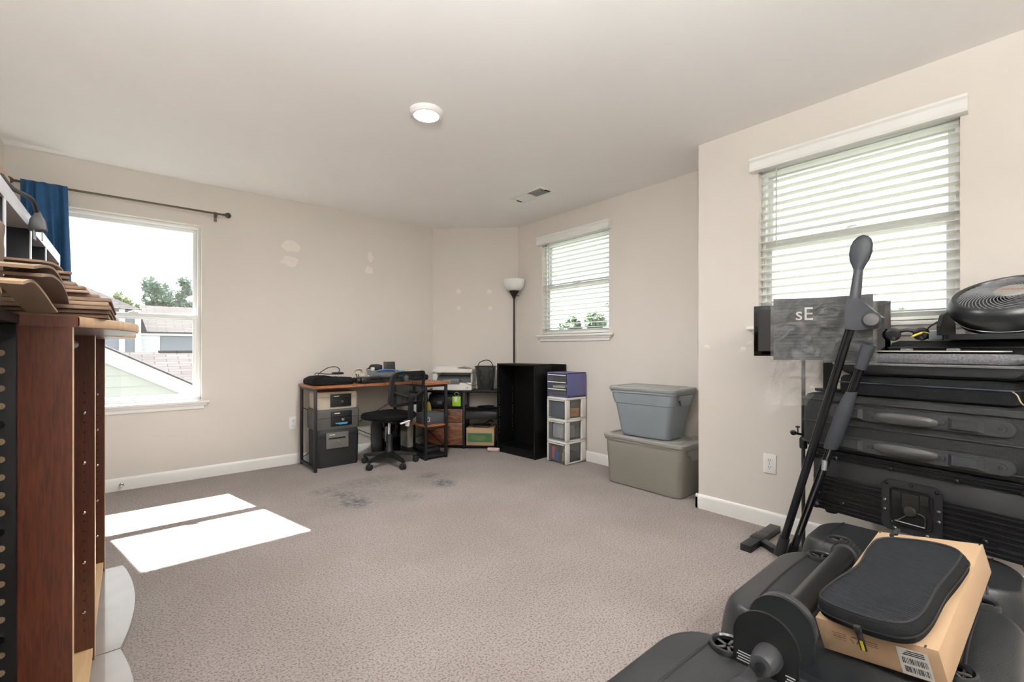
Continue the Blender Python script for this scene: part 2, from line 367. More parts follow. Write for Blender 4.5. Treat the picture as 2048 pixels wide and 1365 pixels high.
window('window_3', (XC, wC[1], wC[2]), R(-90), wC[1] - wC[0], wC[3] - wC[2], .475)

def blind(loc, W, z_lo, z_hi, label, wand):
    t = thing('window_blind', label, 'blind', loc, R(-90), 'white slatted blinds on the right-hand windows')
    v = MB(); prof = [(-.001, 0), (-.052, 0), (-.056, .012), (-.050, .022), (-.050, .055), (-.058, .066), (-.058, .078), (-.001, .078)]; n = len(prof); z0 = z_hi - .012
    vs = [Vector((x, y, z0 + z)) for x in (-.032, W + .028) for y, z in prof]
    v.raw(vs, [tuple(range(n)), tuple(range(n, 2 * n))[::-1]] + [(i, (i + 1) % n, n + (i + 1) % n, n + i) for i in range(n)]); v.build('valance', slatM, t)
    MB().box(.004, W - .004, .008, .05, z_hi - .002, z_hi + .02, .003).build('headrail', slatM, t)
    sp = .0452; k = int((z_hi - z_lo - .03) / sp)
    s = MB(); pr = []
    for i in range(7):
        y = -.025 + .05 * i / 6; pr.append((y, .0022 * (1 - (y / .025) ** 2)))
    vs = [Vector((x, y, z + d)) for x in (0, W - .012) for y, z, d in [(y, z, .0014) for y, z in pr] + [(y, z, -.0014) for y, z in pr[::-1]]]
    n = 14; s.raw(vs, [tuple(range(n)), tuple(range(n, 2 * n))[::-1]] + [(i, (i + 1) % n, n + (i + 1) % n, n + i) for i in range(n)])
    first = None
    for i in range(k):
        if first is None: o = s.build('slat', slatM, t); first = o
        else: o = first.copy(); COL.objects.link(o); o.parent = t
        o.location = (.006, .033, z_hi - .035 - sp * i); o.rotation_euler = (R(-4), 0, 0)
    MB().box(.006, W - .006, .012, .054, z_lo + .002, z_lo + .018, .004).build('bottom_rail', slatM, t)
    for fx in (.13, .44, .80):
        c = MB()
        for y in (.006, .060): c.cyl((fx * W, y, z_lo + .018), (fx * W, y, z_hi), .0007, seg=5)
        c.build('ladder_cord', slatM, t)
    wd = MB(); wd.cyl((.10, .0, z_hi + .01), (.10, -.002, z_hi - wand), .0035, seg=8); wd.cyl((.10, -.002, z_hi - wand), (.10, -.002, z_hi - wand - .05), .0045, seg=8); wd.build('tilt_wand', mat('wand_grey', (190, 190, 188), .3), t)
    return t
blind((XB, wB[1], 0), wB[1] - wB[0], wB[2] + .006, 2.175, 'white horizontal slat blind over the small alcove window behind the grey totes', .42)
blind((XC, wC[1], 0), wC[1] - wC[0], wC[2] + .006, 2.155, 'white horizontal slat blind over the large window behind the fan and cases', .42)

# ------------------------------------------------------------------ ceiling fittings
def ceiling_lamp(x, y, label):
    t = thing('ceiling_lamp', label, 'ceiling lamp', (x, y, H), 0, 'white disc lamps in the ceiling')
    MB().lathe([(.096, 0), (.096, -.006), (.090, -.018), (.080, -.026), (.072, -.026), (.072, -.004)], 48).build('trim_ring', trimM, t)
    MB().lathe([(.072, -.005), (.072, -.0255), (.05, -.028), (0, -.029)], 48).build('lens', lensM, t)
    ld = bpy.data.lights.new('ceiling_lamp_light', 'AREA'); ld.shape = 'DISK'; ld.size = .13; ld.energy = LAMP_W; ld.color = (.97, .985, 1); ld.spread = R(178)
    lo = bpy.data.objects.new('ceiling_lamp_light', ld); COL.objects.link(lo); lo.location = (x, y, H - .034)
ceiling_lamp(1.305, 2.295, 'lit white disc lamp in the ceiling above the middle of the carpet')
ceiling_lamp(1.3, -1.2, 'lit white disc lamp added in the ceiling at the unseen end of the room')  # added lamp, out of view, for extra room light
v = thing('ceiling_vent', 'white louvred air vent in the ceiling above the lamp corner', 'vent', (2.72, 2.93, H), R(90))
fr = MB(); Lx, Ly = .20, .09
fr.box(-Lx, Lx, -Ly, -Ly + .028, -.006, 0, .002); fr.box(-Lx, Lx, Ly - .028, Ly, -.006, 0, .002); fr.box(-Lx, -Lx + .028, -Ly + .028, Ly - .028, -.006, 0, .002); fr.box(Lx - .028, Lx, -Ly + .028, Ly - .028, -.006, 0, .002); fr.box(-.006, .006, -Ly + .028, Ly - .028, -.006, 0)
fr.build('vent_frame', trimM, v); MB().box(-Lx + .02, Lx - .02, -Ly + .02, Ly - .02, -.0008, -.0002).build('duct_backing', mat('duct_dark', (120, 122, 124), .8), v)
for side in (-1, 1):
    for k in range(9):
        x = side * (.018 + k * .0165); MB().box(-.0075, .0075, -Ly + .028, Ly - .028, -.0009, .0009, T=TR(x, 0, -.0048, 0, side * 32, 0)).build('louvre', trimM, v)
for x in (-.183, .183): MB().box(x - .005, x + .005, -.05, .01, -.012, -.006, .002).build('damper_lever', blackM, v)

# ------------------------------------------------------------------ outlets, door stop
def outlet(loc, rz, label):
    t = thing('wall_outlet', label, 'outlet', loc, rz, 'duplex wall outlets')
    MB().box(-.036, .036, -.006, 0, -.058, .058, .004).build('cover_plate', trimM, t)
    for z in (-.021, .021):
        r = MB().prism(rrect(.034, .028, .012), 0, .003, TR(0, -.006, z, 90, 0, 0)).build('receptacle', vinylM, t)
        q = MB()
        for x in (-.006, .006): q.box(x - .001, x + .001, -.0096, -.0088, z - .001, z + .008)
        q.cyl((0, -.0096, z - .007), (0, -.0088, z - .007), .0024, seg=10); q.build('slots', inkM, r)
    MB().cyl((0, -.0065, 0), (0, -.0072, 0), .003, seg=10).build('screw', steelM, t)
outlet((1.157, YA, .378), 0, 'white duplex outlet on the back wall left of the desk')
outlet((XC, 1.047, .381), R(-90), 'white duplex outlet on the right wall beside the leaning poles')
t = thing('door_stop', 'small white door stop sticking out of the baseboard below the left window', 'door stop', (-.046, YA - .015, .045))
MB().lathe([(.013, 0), (.013, .004), (.006, .008), (.005, .055)], 14, T=TR(0, 0, 0, 90, 0, 0)).build('stem', steelM, t)
MB().lathe([(.010, .055), (.011, .06), (.011, .068), (.006, .073), (0, .073)], 14, T=TR(0, 0, 0, 90, 0, 0)).build('rubber_tip', mat('tip_white', (214, 210, 202), .5), t)

# ------------------------------------------------------------------ curtain rod and curtain
t = thing('curtain_rod', 'thin dark bronze curtain rod with ball ends above the left window', 'curtain rod', (0, 4.42, 2.19))
MB().cyl((-.57, 0, 0), (.59, 0, 0), .008, seg=12).build('rod', bronzeM, t)
for s, x in ((-1, -.57), (1, .59)):
    MB().lathe([(.008, 0), (.011, .006), (.007, .012), (.016, .022), (.024, .036), (.021, .052), (.008, .062), (0, .063)], 18, T=TR(x, 0, 0, 0, 90 * s, 0)).build('finial', bronzeM, t)
for x in (-.52, .55):
    b = MB(); b.box(x - .006, x + .006, -.012, .079, -.016, -.008, .001); b.box(x - .011, x + .011, .073, .0795, -.05, .03, .002); b.tube([(x, .012 * math.cos(R(a)), .012 * math.sin(R(a))) for a in range(-180, 1, 20)], .004, 6); b.build('bracket', bronzeM, t)
c = MB()
def curt(u, v):
    x = -.555 + .225 * u + .012 * math.sin(v * 5) * u; z = 2.205 - v * 2.05
    a = .012 + .022 * min(1, v * 5); ph = 2 * math.pi * (4.2 * u + .25 * math.sin(3 * v + u * 4))
    return Vector((x + .01 * math.sin(ph * .5 + v * 3) * min(1, v * 4), 4.405 + a * math.sin(ph) * (.7 + .3 * math.sin(u * 9)), z + .004 * math.sin(ph)))
c.grid(curt, 90, 60, (0, .0025, 0)); tag(c.build('curtain', bluecurM, ang=180), 'gathered royal blue curtain panel hanging at the left of the window', 'curtain')

# ------------------------------------------------------------------ bow-front bookcases along the left wall (open towards +x)
XFr = -.087
def bow(y0, y1, xe, xm, xb, n=16):
    return [(xe + (xm - xe) * (1 - (2 * i / n - 1) ** 2), y0 + (y1 - y0) * i / n) for i in range(n + 1)] + [(xb, y1), (xb, y0)]
def bookcase(y0, y1, label):
    t = thing('bow_front_bookcase', label, 'bookcase', (XFr, y0, 0), 0, 'bow-front cherry bookcases'); Wd = y1 - y0; D = -.36; zt = 1.113; th = .02
    for ya in (0.001, Wd - th - .001):
        p = MB().box(D, 0, ya, ya + th, .055, zt).build('side_panel', cherryM, t)
        MB().box(0, .0012, ya, ya + th, .055, zt).build('sunlit_edge', edgeM, p)  # pale strip paints in the sunlight caught by the panel's front edge
        inner = ya + th if ya < .1 else ya; s = 1 if ya < .1 else -1
        h = MB(); pins = MB()
        for k in range(26):
            z = .16 + k * .032
            for x in (-.024, -.30):
                h.cyl((x, inner, z), (x, inner + s * .0006, z), .0032, seg=8)
                if k % 5 == 2: pins.cyl((x, inner, z), (x, inner + s * .012, z), .0035, seg=8); pins.lathe([(.0045, 0), (.005, .002), (0, .004)], 8, T=TR(x, inner + s * .012, z, -90 * s, 0, 0))
        h.build('pin_holes', mat('hole_dark', (40, 20, 12), .8), p); pins.build('shelf_pins', chromeM, p)
    MB().box(D, D + .006, .02, Wd - .02, .055, zt).build('back_panel', cherryM, t)
    MB().box(D + .006, -.004, .021, Wd - .021, .075, .095).build('bottom_shelf', shelfbrdM, t)
    MB().prism(bow(.0, Wd, .008, .105, D), zt, zt + .022).build('top_board', cherryM, t)
    b = bow(.0, Wd, .0105, .1075, -.0); f = MB(); pts = b[:-2]; n = len(pts)
    vs = [Vector((x - .002, y, z)) for z in (zt + .001, zt + .0215) for x, y in pts] + [Vector((x, y, z)) for z in (zt + .004, zt + .0185) for x, y in pts]
    f.raw(vs, [(i, i + 1, 2 * n + i + 1, 2 * n + i) for i in range(n - 1)] + [(2 * n + i, 2 * n + i + 1, 3 * n + i + 1, 3 * n + i) for i in range(n - 1)] + [(3 * n + i, 3 * n + i + 1, n + i + 1, n + i) for i in range(n - 1)])
    f.build('bow_edge', edgeM, t)
    MB().prism(bow(.002, Wd - .002, .063, .104, D), .032, .054).build('base_board', mat('glossy_glare_board', (150, 140, 132), .16, noise_amt=.05, coat=.5), t)  # pale grey colour stands in for sky glare on the glossy top
    MB().box(D + .01, .03, .02, Wd - .02, 0, .032).build('plinth', blkwoodM, t)
    MB().lathe([(.013, 0), (.013, .004), (.008, .006), (0, .006)], 14, T=TR(-.05, Wd - th - .001, zt - .03, 90, 0, 0)).build('cam_bolt', steelM, t)
    return t
bookcase(1.25, 2.02, 'cherry bow-front bookcase beside the black bookcase, piled with flattened cardboard')
bookcase(2.022, 2.79, 'cherry bow-front bookcase nearest the window, adjoining its twin')

def black_case(name, label, loc, rz, D, Wd, Hh, pins_k, th=.018, base=.06, shelves=0):
    """bookcase, local: front at x=0, body towards +x, width along -y"""
    t = thing(name, label, 'bookcase', loc, rz)
    for k, ya in enumerate((0, -Wd + th)):
        p = MB().box(0, D, ya - th, ya, 0, Hh - th, .001).build('side_panel', blkwoodM, t)
        inner = ya - th if k == 0 else ya; s = -1 if k == 0 else 1
        h = MB(); pn = MB()
        for j in range(pins_k[0]):
            z = pins_k[1] + j * pins_k[2]
            for x in (.019, D - .045):
                h.cyl((x, inner, z), (x, inner + s * .0008, z), pins_k[3], seg=10)
                if j % 6 == 1: pn.cyl((x, inner, z), (x, inner + s * .011, z), pins_k[3] * 1.2, seg=8)
        h.build('pin_holes', mat('hole_brass', (150, 132, 104), .4, .5), p); pn.build('shelf_pins', chromeM, p)
    MB().box(D - .008, D - .002, -Wd + th, -th, base, Hh - th).build('back_panel', blkwoodM, t)
    MB().box(.002, D - .008, -Wd + th, -th, base, base + th).build('bottom_shelf', blkwoodM, t)
    MB().box(.012, .028, -Wd + th, -th, 0, base).build('kick_board', blkwoodM, t)
    MB().box(-.002, D, -Wd, 0, Hh - th, Hh, .002).build('top_board', blkwoodM, t)
    return t
# black one nearest the doorway (mirrored: its front looks towards +x)
black_case('black_bookcase', 'tall-holed black bookcase standing against the near side of the cherry bookcases', (-.16, .47, 0), R(180), .32, .775, 1.135, (30, .12, .0325, .006))
black_case('empty_bookcase', 'empty black bookcase with no shelves standing between wire basket and white drawer tower', (2.915, 3.665, 0), R(4.8), .255, .53, .918, (22, .20, .022, .0042))
b = MB().box(0, .016, -.11, .11, 0, .915, .001); tag(b.build('shelf_board', blkwoodM, None, (3.297, 3.168, 0)), 'narrow black board standing on end against the wall behind the purple drawers', 'board')

# open rack standing along the backs of the bookcase tops
t = thing('display_rack', 'open rack with a top board whitened as if lit and dark dividers standing on the cherry bookcases', 'rack', (-.23, 1.26, 1.136))
MB().box(-.17, 0, 0, 1.505, .300, .342, .001).build('top_board', mat('rack_lit_white', (206, 208, 212), .25, noise_amt=.01), t)  # white colour stands in for the light on the board's front
for y in (.02, .36, .74, 1.07, 1.478):
    p = MB().box(-.17, -.003, y, y + .024, 0, .300).build('divider', navyM, t)
    MB().box(-.003, -.0005, y, y + .024, 0, .300).build('sunlit_strip', mat('sunlit_white', (225, 226, 230), .3), p)  # white strip paints in sunlight on the divider's front edge
# loose plug hanging over the rack front
t = thing('power_cord', 'black power cord with a three pin plug draped over the white rack board', 'cord', (-.222, 1.95, 1.42))
MB().tube(smoothpath([(-.012, -.34, .065), (-.012, -.26, .066), (-.008, -.18, .072), (0, -.11, .080), (.008, -.05, .080), (.010, 0, .06)], 6), .006, 8).build('cable', wireM, t)
pl = MB(); pl.loft([[Vector((x * w_ + .012, y * w_ * 1.15 + .001, z)) for x, y in rrect(2, 1.7, .7, 4)] for z, w_ in ((.062, .006), (.05, .010), (.036, .017), (.008, .021), (.004, .019))]); pl.build('plug_body', mat('plug_grey', (70, 70, 72), .5), t)
for x, y in ((.004, -.010), (.004, .012), (.020, 0)): MB().box(x, x + .003, y - .004, y + .004, -.024, .004).build('prong', steelM, t)
tag(MB().box(-.36, -.245, 1.30, 1.80, 1.4792, 1.53, .004).build('flat_carton', kraftM), 'brown flat carton lying on the white rack board', 'carton')
tag(MB().box(-.36, -.245, 1.27, 1.62, 1.5305, 1.60, .004).build('white_carton', paperM), 'white carton sitting on the brown flat carton above the rack', 'carton')

# flattened cardboard, each sheet a thing
rd = random.Random(5); G = 'flattened cardboard sheets piled on the cherry bookcase'
z = 1.1365
sheets = [(-.215, -.035, 1.30, 1.80), (-.215, -.032, 1.29, 1.80), (-.215, -.03, 1.28, 1.79), (-.215, -.034, 1.28, 1.80), (-.215, -.03, 1.28, 1.78), (-.215, -.05, 1.30, 1.72), (-.215, -.065, 1.285, 1.66), (-.215, -.07, 1.285, 1.62), (-.215, -.085, 1.29, 1.55)]
names = ('lowest flattened cardboard sheet lying directly on the cherry bookcase', 'flattened cardboard sheet second from the bookcase top', 'flattened cardboard sheet third up from the bookcase top', 'flattened cardboard sheet in the middle of the overhanging pile', 'topmost of the five long cardboard sheets', 'narrower cardboard sheet resting on the five long ones', 'narrower dark cardboard sheet above the long sheets', 'short dark cardboard sheet just below the topmost sheet', 'topmost short cardboard sheet under the small offcuts')
for i, (x0, x1, y0, y1) in enumerate(sheets):
    th = rd.uniform(.0055, .008); cx, cy = (x0 + x1) / 2, (y0 + y1) / 2
    m = MB(); m.box(x0 - cx, x1 - cx, y0 - cy, y1 - cy, 0, th, .0008)
    tag(m.build('cardboard_sheet', (kraftM, kraft2M, kraft2M)[i % 3], None, (cx, cy, z)), names[i], 'cardboard', G); z += th + .0008
zt = z
def flap(label, pts, width_dir, width, m, th=.004):
    """bent strip: polyline pts extruded by width along width_dir"""
    P = smoothpath(pts, 5); wv = Vector(width_dir).normalized() * width; n = len(P); nrm = []
    for i in range(n):
        a = P[max(0, i - 1)]; b_ = P[min(n - 1, i + 1)]; nn = (b_ - a).cross(wv).normalized(); nrm.append(nn if nn.z >= 0 else -nn)
    return tag(MB().loft([[P[i], P[i] + wv, P[i] + wv + nrm[i] * th, P[i] + nrm[i] * th] for i in range(n)]).build('cardboard_flap', m), label, 'cardboard')
flap('long thin cardboard flap sticking out above the pile towards the curtain', [(-.22, 1.165, 1.226), (-.22, 1.30, 1.242), (-.22, 1.42, 1.252), (-.22, 1.50, 1.253), (-.22, 1.555, 1.243)], (1, 0, 0), .10, kraftM)
flap('curved cardboard flap leaning against the near end of the sheets', [(-.143, .88, 1.178), (-.143, 1.0, 1.196), (-.143, 1.10, 1.204), (-.143, 1.20, 1.198), (-.143, 1.265, 1.182)], (1, 0, 0), .045, kraft2M)
flap('dark cardboard flap beneath the curved flap', [(-.143, .90, 1.170), (-.143, 1.02, 1.184), (-.143, 1.14, 1.186), (-.143, 1.22, 1.176), (-.143, 1.27, 1.160)], (1, 0, 0), .05, kraft2M)
flap('pale bent cardboard flap standing beside the crumpled carton', [(-.143, .84, 1.152), (-.143, .92, 1.163), (-.143, 1.03, 1.156), (-.143, 1.13, 1.144), (-.143, 1.20, 1.1375)], (1, 0, 0), .04, kraftM)
flap('wide pale cardboard flap curling down onto the black bookcase', [(-.22, .58, 1.156), (-.22, .68, 1.164), (-.22, .76, 1.158), (-.22, .81, 1.144), (-.22, .83, 1.1375)], (1, 0, 0), .10, kraftM)
for i, (y, zz) in enumerate(((1.47, zt + .001), (1.46, zt + .010), (1.45, zt + .019))):
    tag(MB().box(-.045, .045, -.05, .05, 0, .006, .001, T=TR(-.15, y - .08, zz, 0, 0, 4 + 6 * i)).build('cardboard_offcut', kraft2M), ('lowest small dark cardboard offcut on the sheets', 'middle small dark cardboard offcut on the sheets', 'topmost small dark cardboard offcut on the sheets')[i], 'cardboard', 'offcuts on the cardboard pile')
# crumpled open carton standing on the black bookcase
cp = MB()
def crump(u, v):
    rr = rrect(.115, .13, .03, 7); k = u * (len(rr)); i = int(k) % len(rr); j = (i + 1) % len(rr); f = k - int(k)
    x = rr[i][0] * (1 - f) + rr[j][0] * f; y = rr[i][1] * (1 - f) + rr[j][1] * f
    w_ = 1 + .05 * noise.noise(Vector((x * 22, y * 22, v * 5))) - .08 * (1 - v)
    return Vector((x * w_, y * w_, .138 * v + .006 * noise.noise(Vector((x * 30, y * 30, 3))) * v))
cp.grid(crump, 48, 14); o = cp.build('crumpled_carton', kraft2M, None, (-.215, 1.08, 1.1375)); sm_ = o.modifiers.new('thick', 'SOLIDIFY'); sm_.thickness = .004
tag(o, 'crumpled open brown carton standing on the black bookcase', 'carton')

# ------------------------------------------------------------------ desk
DZ = .745
t = thing('corner_desk', 'l-shaped rustic wood desk with black steel legs along the back wall', 'desk', (1.20, 4.03, 0))
MB().prism([(0, 0), (.93, 0), (.93, -.25), (1.205, -.25), (1.205, .45), (0, .45)], DZ - .022, DZ).build('desktop', rusticM, t)
for (x, y) in ((.02, .02), (.02, .425), (.955, -.225), (1.18, -.225), (.955, .425), (1.18, .425)):
    MB().box(x - .0125, x + .0125, y - .0125, y + .0125, 0, DZ - .022, .002).build('leg', blackfrM, t)
def rail(x0, y0, x1, y1, z, r=.011): 
    L = math.hypot(x1 - x0, y1 - y0); a = math.degrees(math.atan2(y1 - y0, x1 - x0)); return MB().box(0, L, -r, r, -r, r, .002, T=TR(x0, y0, z, 0, 0, a))
for a in ((.02, .033, .02, .412, .03), (.02, .033, .02, .412, DZ - .034), (.033, .425, .942, .425, DZ - .034), (.968, -.225, 1.167, -.225, .03), (.968, -.225, 1.167, -.225, DZ - .034), (.955, -.212, .955, .412, .03), (1.18, -.212, 1.18, .412, .03), (.955, -.212, .955, .412, DZ - .034), (1.18, -.212, 1.18, .412, DZ - .034)):
    rail(*a).build('rail', blackfrM, t)
MB().box(.942, 1.193, -.235, .438, .318, .333, .001).build('shelf', rusticM, t)
MB().box(.968, 1.167, -.212, .412, .035, .044).build('lower_shelf', blackfrM, t)
for a, b_ in (((.03, .43, .06), (.94, .43, .52)), ((.03, .43, .52), (.94, .43, .06)), ((1.185, -.2, .10), (1.185, .4, .31)), ((1.185, -.2, .31), (1.185, .4, .10))): MB().cyl(a, b_, .0035, seg=8).build('brace_rod', blackfrM, t)

# ------------------------------------------------------------------ safes under the desk
def safe(name, label, x0, x1, y0, y1, z0, z1, m, lid, plate, pm, grp, knob=True, bev=.018):
    t = thing(name, label, 'safe box', ((x0 + x1) / 2, (y0 + y1) / 2, z0), 0, grp); W2 = (x1 - x0) / 2; D2 = (y1 - y0) / 2; h = z1 - z0; zs = h - lid
    def lo(z, k): return [Vector((x * k, y * k, z)) for x, y in rrect(2 * W2, 2 * D2, .03, 5)]
    MB().loft([lo(0, .965), lo(.012, .98), lo(zs - .002, 1.0)]).build('body', m, t)
    MB().loft([lo(zs + .001, 1.0), lo(h - .03, .995), lo(h - .008, .965), lo(h, .93)]).build('lid', m, t)
    px0, px1, pz0, pz1 = plate
    p = MB().box(px0, px1, -D2 - .008, -D2 + .006, pz0, pz1, .004).build('lock_plate', pm, t)
    cx = (px0 + px1) / 2; cz = pz0 + (pz1 - pz0) * .42
    if knob: MB().lathe([(.014, 0), (.014, .004), (.011, .007), (0, .007)], 18, T=TR(cx + .01, -D2 - .008, cz, 90, 0, 0)).build('key_lock', chromeM, p)
    MB().box(px0 + .02, px1 - .03, -D2 - .014, -D2 - .008, cz + .028, cz + .04, .003).build('latch_bar', blkplM, p)
    MB().box(px0 + .028, px0 + .075, -D2 - .0146, -D2 - .0138, pz1 - .022, pz1 - .014).build('name_strip', whiteInkM, p)
    return t
g = 'fire safes stacked under the desk'
safe('fire_chest', 'large black file safe with a grey lock plate, bottom of the stack', 1.27, 1.645, 4.15, 4.44, 0.0, .335, blksafeM, .05, (-.115, .085, .165, .31), mat('grey_plate', (112, 110, 106), .4), g)
safe('fire_chest', 'dark grey safe box with a blue tag between the cream and black safes', 1.255, 1.655, 4.15, 4.44, .3355, .52, greysafeM, .075, (-.07, .12, .03, .165), blkplM, g)
safe('fire_chest', 'cream safe box with a black latch on top of the stack under the desk', 1.275, 1.64, 4.16, 4.44, .5205, .675, creamM, .045, (-.075, .115, .018, .135), blkplM, g)
tg = MB(); tg.box(-.06, .05, -.002, .002, -.006, .006, .001); tg.box(-.03, .04, -.004, .004, -.012, .002, .001); tag(tg.build('key_tag', mat('tag_blue', (70, 150, 190), .5), None, (1.48, 4.132, .392)), 'pale blue key tag hanging on the dark grey safe latch', 'tag')

# ------------------------------------------------------------------ office chair
ch = thing('office_chair', 'black mesh-back office chair on a five star caster base by the desk', 'chair', (1.83, 3.90, 0), R(109 - 90))
for k in range(5):
    a = R(90 + 72 * k + 20); dx, dy = math.cos(a), math.sin(a)
    leg = MB(); leg.loft([[Vector((dx * r + -dy * w_ * s, dy * r + dx * w_ * s, z_)) for s, z_ in ((-1, zb), (1, zb), (.8, ztp), (-.8, ztp))] for r, w_, zb, ztp in ((.02, .026, .075, .125), (.12, .022, .078, .112), (.235, .016, .066, .092), (.255, .014, .062, .082))])
    lg = leg.build('base_leg', blkplM, ch)
    cm = MB(); cx, cy = dx * .245, dy * .245; px, py = -dy, dx
    for s in (-1, 1): cm.lathe([(.008, 0), (.024, 0), (.0275, .006), (.0275, .014), (.022, .02), (0, .02)], 18, T=Matrix.Translation((cx + px * .004 * s, cy + py * .004 * s, .0278)) @ Vector((px * s, py * s, 0)).to_track_quat('Z', 'Y').to_matrix().to_4x4())
    cm.cyl((cx, cy, .03), (cx, cy, .068), .009, seg=10); cm.box(-.016, .016, -.012, .012, .034, .056, .006, T=TR(cx, cy, 0, 0, 0, math.degrees(a) + 90)); cm.build('caster', rubberM, lg)
MB().lathe([(.036, .07), (.036, .14), (.030, .15), (.029, .27), (.026, .28), (.0, .28)], 24).build('gas_cover', blkplM, ch)
MB().cyl((0, 0, .28), (0, 0, .40), .014, seg=18).build('gas_piston', chromeM, ch)
mm = MB(); mm.box(-.075, .075, -.11, .09, .395, .425, .008); mm.cyl((.06, 0, .41), (.20, .02, .405), .006, seg=8); mm.build('tilt_mechanism', blkplM, ch)
st = MB(); ol = [(x * (1 + .04 * (y > 0)), y) for x, y in rrect(.43, .42, .13, 8)]
st.loft([[Vector((x * k, y * k, z_)) for x, y in ol] for z_, k in ((.425, .86), (.430, .94), (.445, 1.0), (.462, 1.0), (.478, .95), (.484, .80), (.482, .4))]); st.build('seat', fabM, ch)
sp_ = MB(); sp_.loft([[Vector((x * w_, y + yy, z_)) for x, yy in ((-1, -.012), (1, -.012), (1, .012), (-1, .012))] for y, z_, w_ in ((-.06, .405, .03), (-.20, .40, .03), (-.245, .415, .029), (-.262, .45, .027), (-.265, .56, .025), (-.262, .66, .022))]); sp_.build('back_post', blkplM, ch)
BW, BH = .215, .155; cz = .715
def bk(x, z): return Vector((x, -.225 - .045 * (1 - (x / BW) ** 2) - .02 * ((z - cz) / BH), z))
fr_o = rrect(2 * BW, 2 * BH, .07, 7); fr_i = rrect(2 * BW - .06, 2 * BH - .055, .05, 7)
def ringmesh(outer, inner, th=.012):
    m = MB(); n = len(outer); off = Vector((0, th, 0)); vs = []
    for pts, s in ((outer, -1), (inner, -1), (inner, 1), (outer, 1)):
        for x, z in pts: vs.append(bk(x, cz + z) + off * s)
    m.raw(vs, [(a * n + i, a * n + (i + 1) % n, ((a + 1) % 4) * n + (i + 1) % n, ((a + 1) % 4) * n + i) for a in range(4) for i in range(n)]); return m
ringmesh(fr_o, fr_i).build('back_frame', blkplM, ch)
def meshmat():
    m = bpy.data.materials.new('chair_mesh'); m.use_nodes = True; t_ = m.node_tree; n = t_.nodes; p = n['Principled BSDF']; p.inputs['Base Color'].default_value = rgb(26, 27, 30); p.inputs['Roughness'].default_value = .7
    tcn = n.new('ShaderNodeTexCoord'); ck = n.new('ShaderNodeTexChecker'); ck.inputs['Scale'].default_value = 420; t_.links.new(tcn.outputs['Object'], ck.inputs['Vector'])
    mr = n.new('ShaderNodeMapRange'); mr.inputs['To Min'].default_value = .38; mr.inputs['To Max'].default_value = .80; t_.links.new(ck.outputs['Fac'], mr.inputs['Value']); t_.links.new(mr.outputs[0], p.inputs['Alpha']); return m
meshM = meshmat()
MB().grid(lambda u, v_: bk((u - .5) * 2 * (BW - .022), cz + (v_ - .5) * 2 * (BH - .02)), 14, 10).build('back_mesh', meshM, ch)
MB().tube([bk(-.185 + .37 * i / 16, cz - .02 - .055 * math.sin(math.pi * i / 16)) + Vector((0, -.012, 0)) for i in range(17)], .010, 8).build('lumbar_bar', blkplM, ch)
MB().box(-.05, .05, -.285, -.262, .60, .66, .008).build('back_bracket', blkplM, ch)
t = MB(); t.box(-.055, .055, -.010, .010, -.006, .006, .003, T=TR(0, 0, 0, 0, -6, 0)); t.box(.03, .06, -.016, .012, -.034, .004, .005, T=TR(0, 0, 0, 8, 10, 15))
o = t.build('white_rag', paperM, None, (1.84, 3.605, .425)); o.rotation_euler = (0, 0, R(19)); tag(o, 'white cloth strip tucked behind the chair back post', 'cloth')

# ------------------------------------------------------------------ pc tower, bin, binders, box under the desk
t = thing('computer_tower', 'black desktop computer tower under the desk behind the chair', 'computer', (1.985, 4.19, 0), 0)
MB().box(-.10, .10, 0, .24, .012, .41, .004).build('case', blkplM, t); MB().box(-.098, .098, -.012, 0, .016, .405, .006).build('front_bezel', blkglossM, t)
MB().prism([(x, y) for x, y in rrect(.035, .15, .0174, 6)], 0, .004, TR(-.055, -.012, .23, 90, 0, 0)).build('front_vent', silverM, t)
for x in (-.08, .08): MB().box(x - .012, x + .012, .01, .23, 0, .012).build('foot', rubberM, t)
tb = MB(); tb.loft([[Vector((x * k, y * k, z_)) for x, y in rrect(.075, .20, .02, 5)] for z_, k in ((.0, .86), (.012, .9), (.27, 1.0))]); tag(tb.build('narrow_bin', mat('bin_grey', (190, 186, 176), .5), None, (2.225, 4.33, .0445)), 'tall off-white bin standing under the desk shelf', 'bin')
for i, (x, w_, hh, m) in enumerate(((2.175, .02, .27, mat('binder_grey', (180, 174, 164), .5)), (2.20, .022, .28, mat('binder_white', (205, 200, 192), .5)), (2.228, .026, .275, blkplM), (2.258, .026, .295, blkplM))):
    tag(MB().box(-w_ / 2, w_ / 2, -.11, .11, 0, hh, .002).build('binder', m, None, (x, 4.20, .3335)), ('pale grey binder', 'off-white binder', 'slim black binder', 'tall black binder with a metal corner')[i] + ' upright on the desk shelf behind the chair', 'binder')
t = thing('grey_carton', 'dark grey carton with a square white emblem on the desk shelf', 'carton', (2.275, 3.93, .3335))
MB().box(-.105, .105, -.10, .09, 0, .105, .002).build('carton_body', mat('carton_grey', (74, 76, 80), .6), t)
MB().box(-.092, -.062, -.1006, -.10, .03, .07).build('emblem', whiteInkM, t); MB().box(-.087, -.067, -.1012, -.1006, .036, .064).build('emblem_field', mat('emblem_dark', (40, 60, 90), .5), t)
yb = MB(); yb.loft([[Vector((x * k + dx_, y * k, z_)) for x, y in rrect(.10, .05, .02, 4)] for z_, k, dx_ in ((0, .9, 0), (.06, 1.1, 0), (.12, .9, .01), (.17, .5, .02), (.19, .2, .025))]); tag(yb.build('yellow_bag', mat('yellow_bag', (170, 158, 60), .7, noise_amt=.15), None, (2.325, 4.09, .3335)), 'crumpled dull yellow bag behind the grey carton on the desk shelf', 'bag')
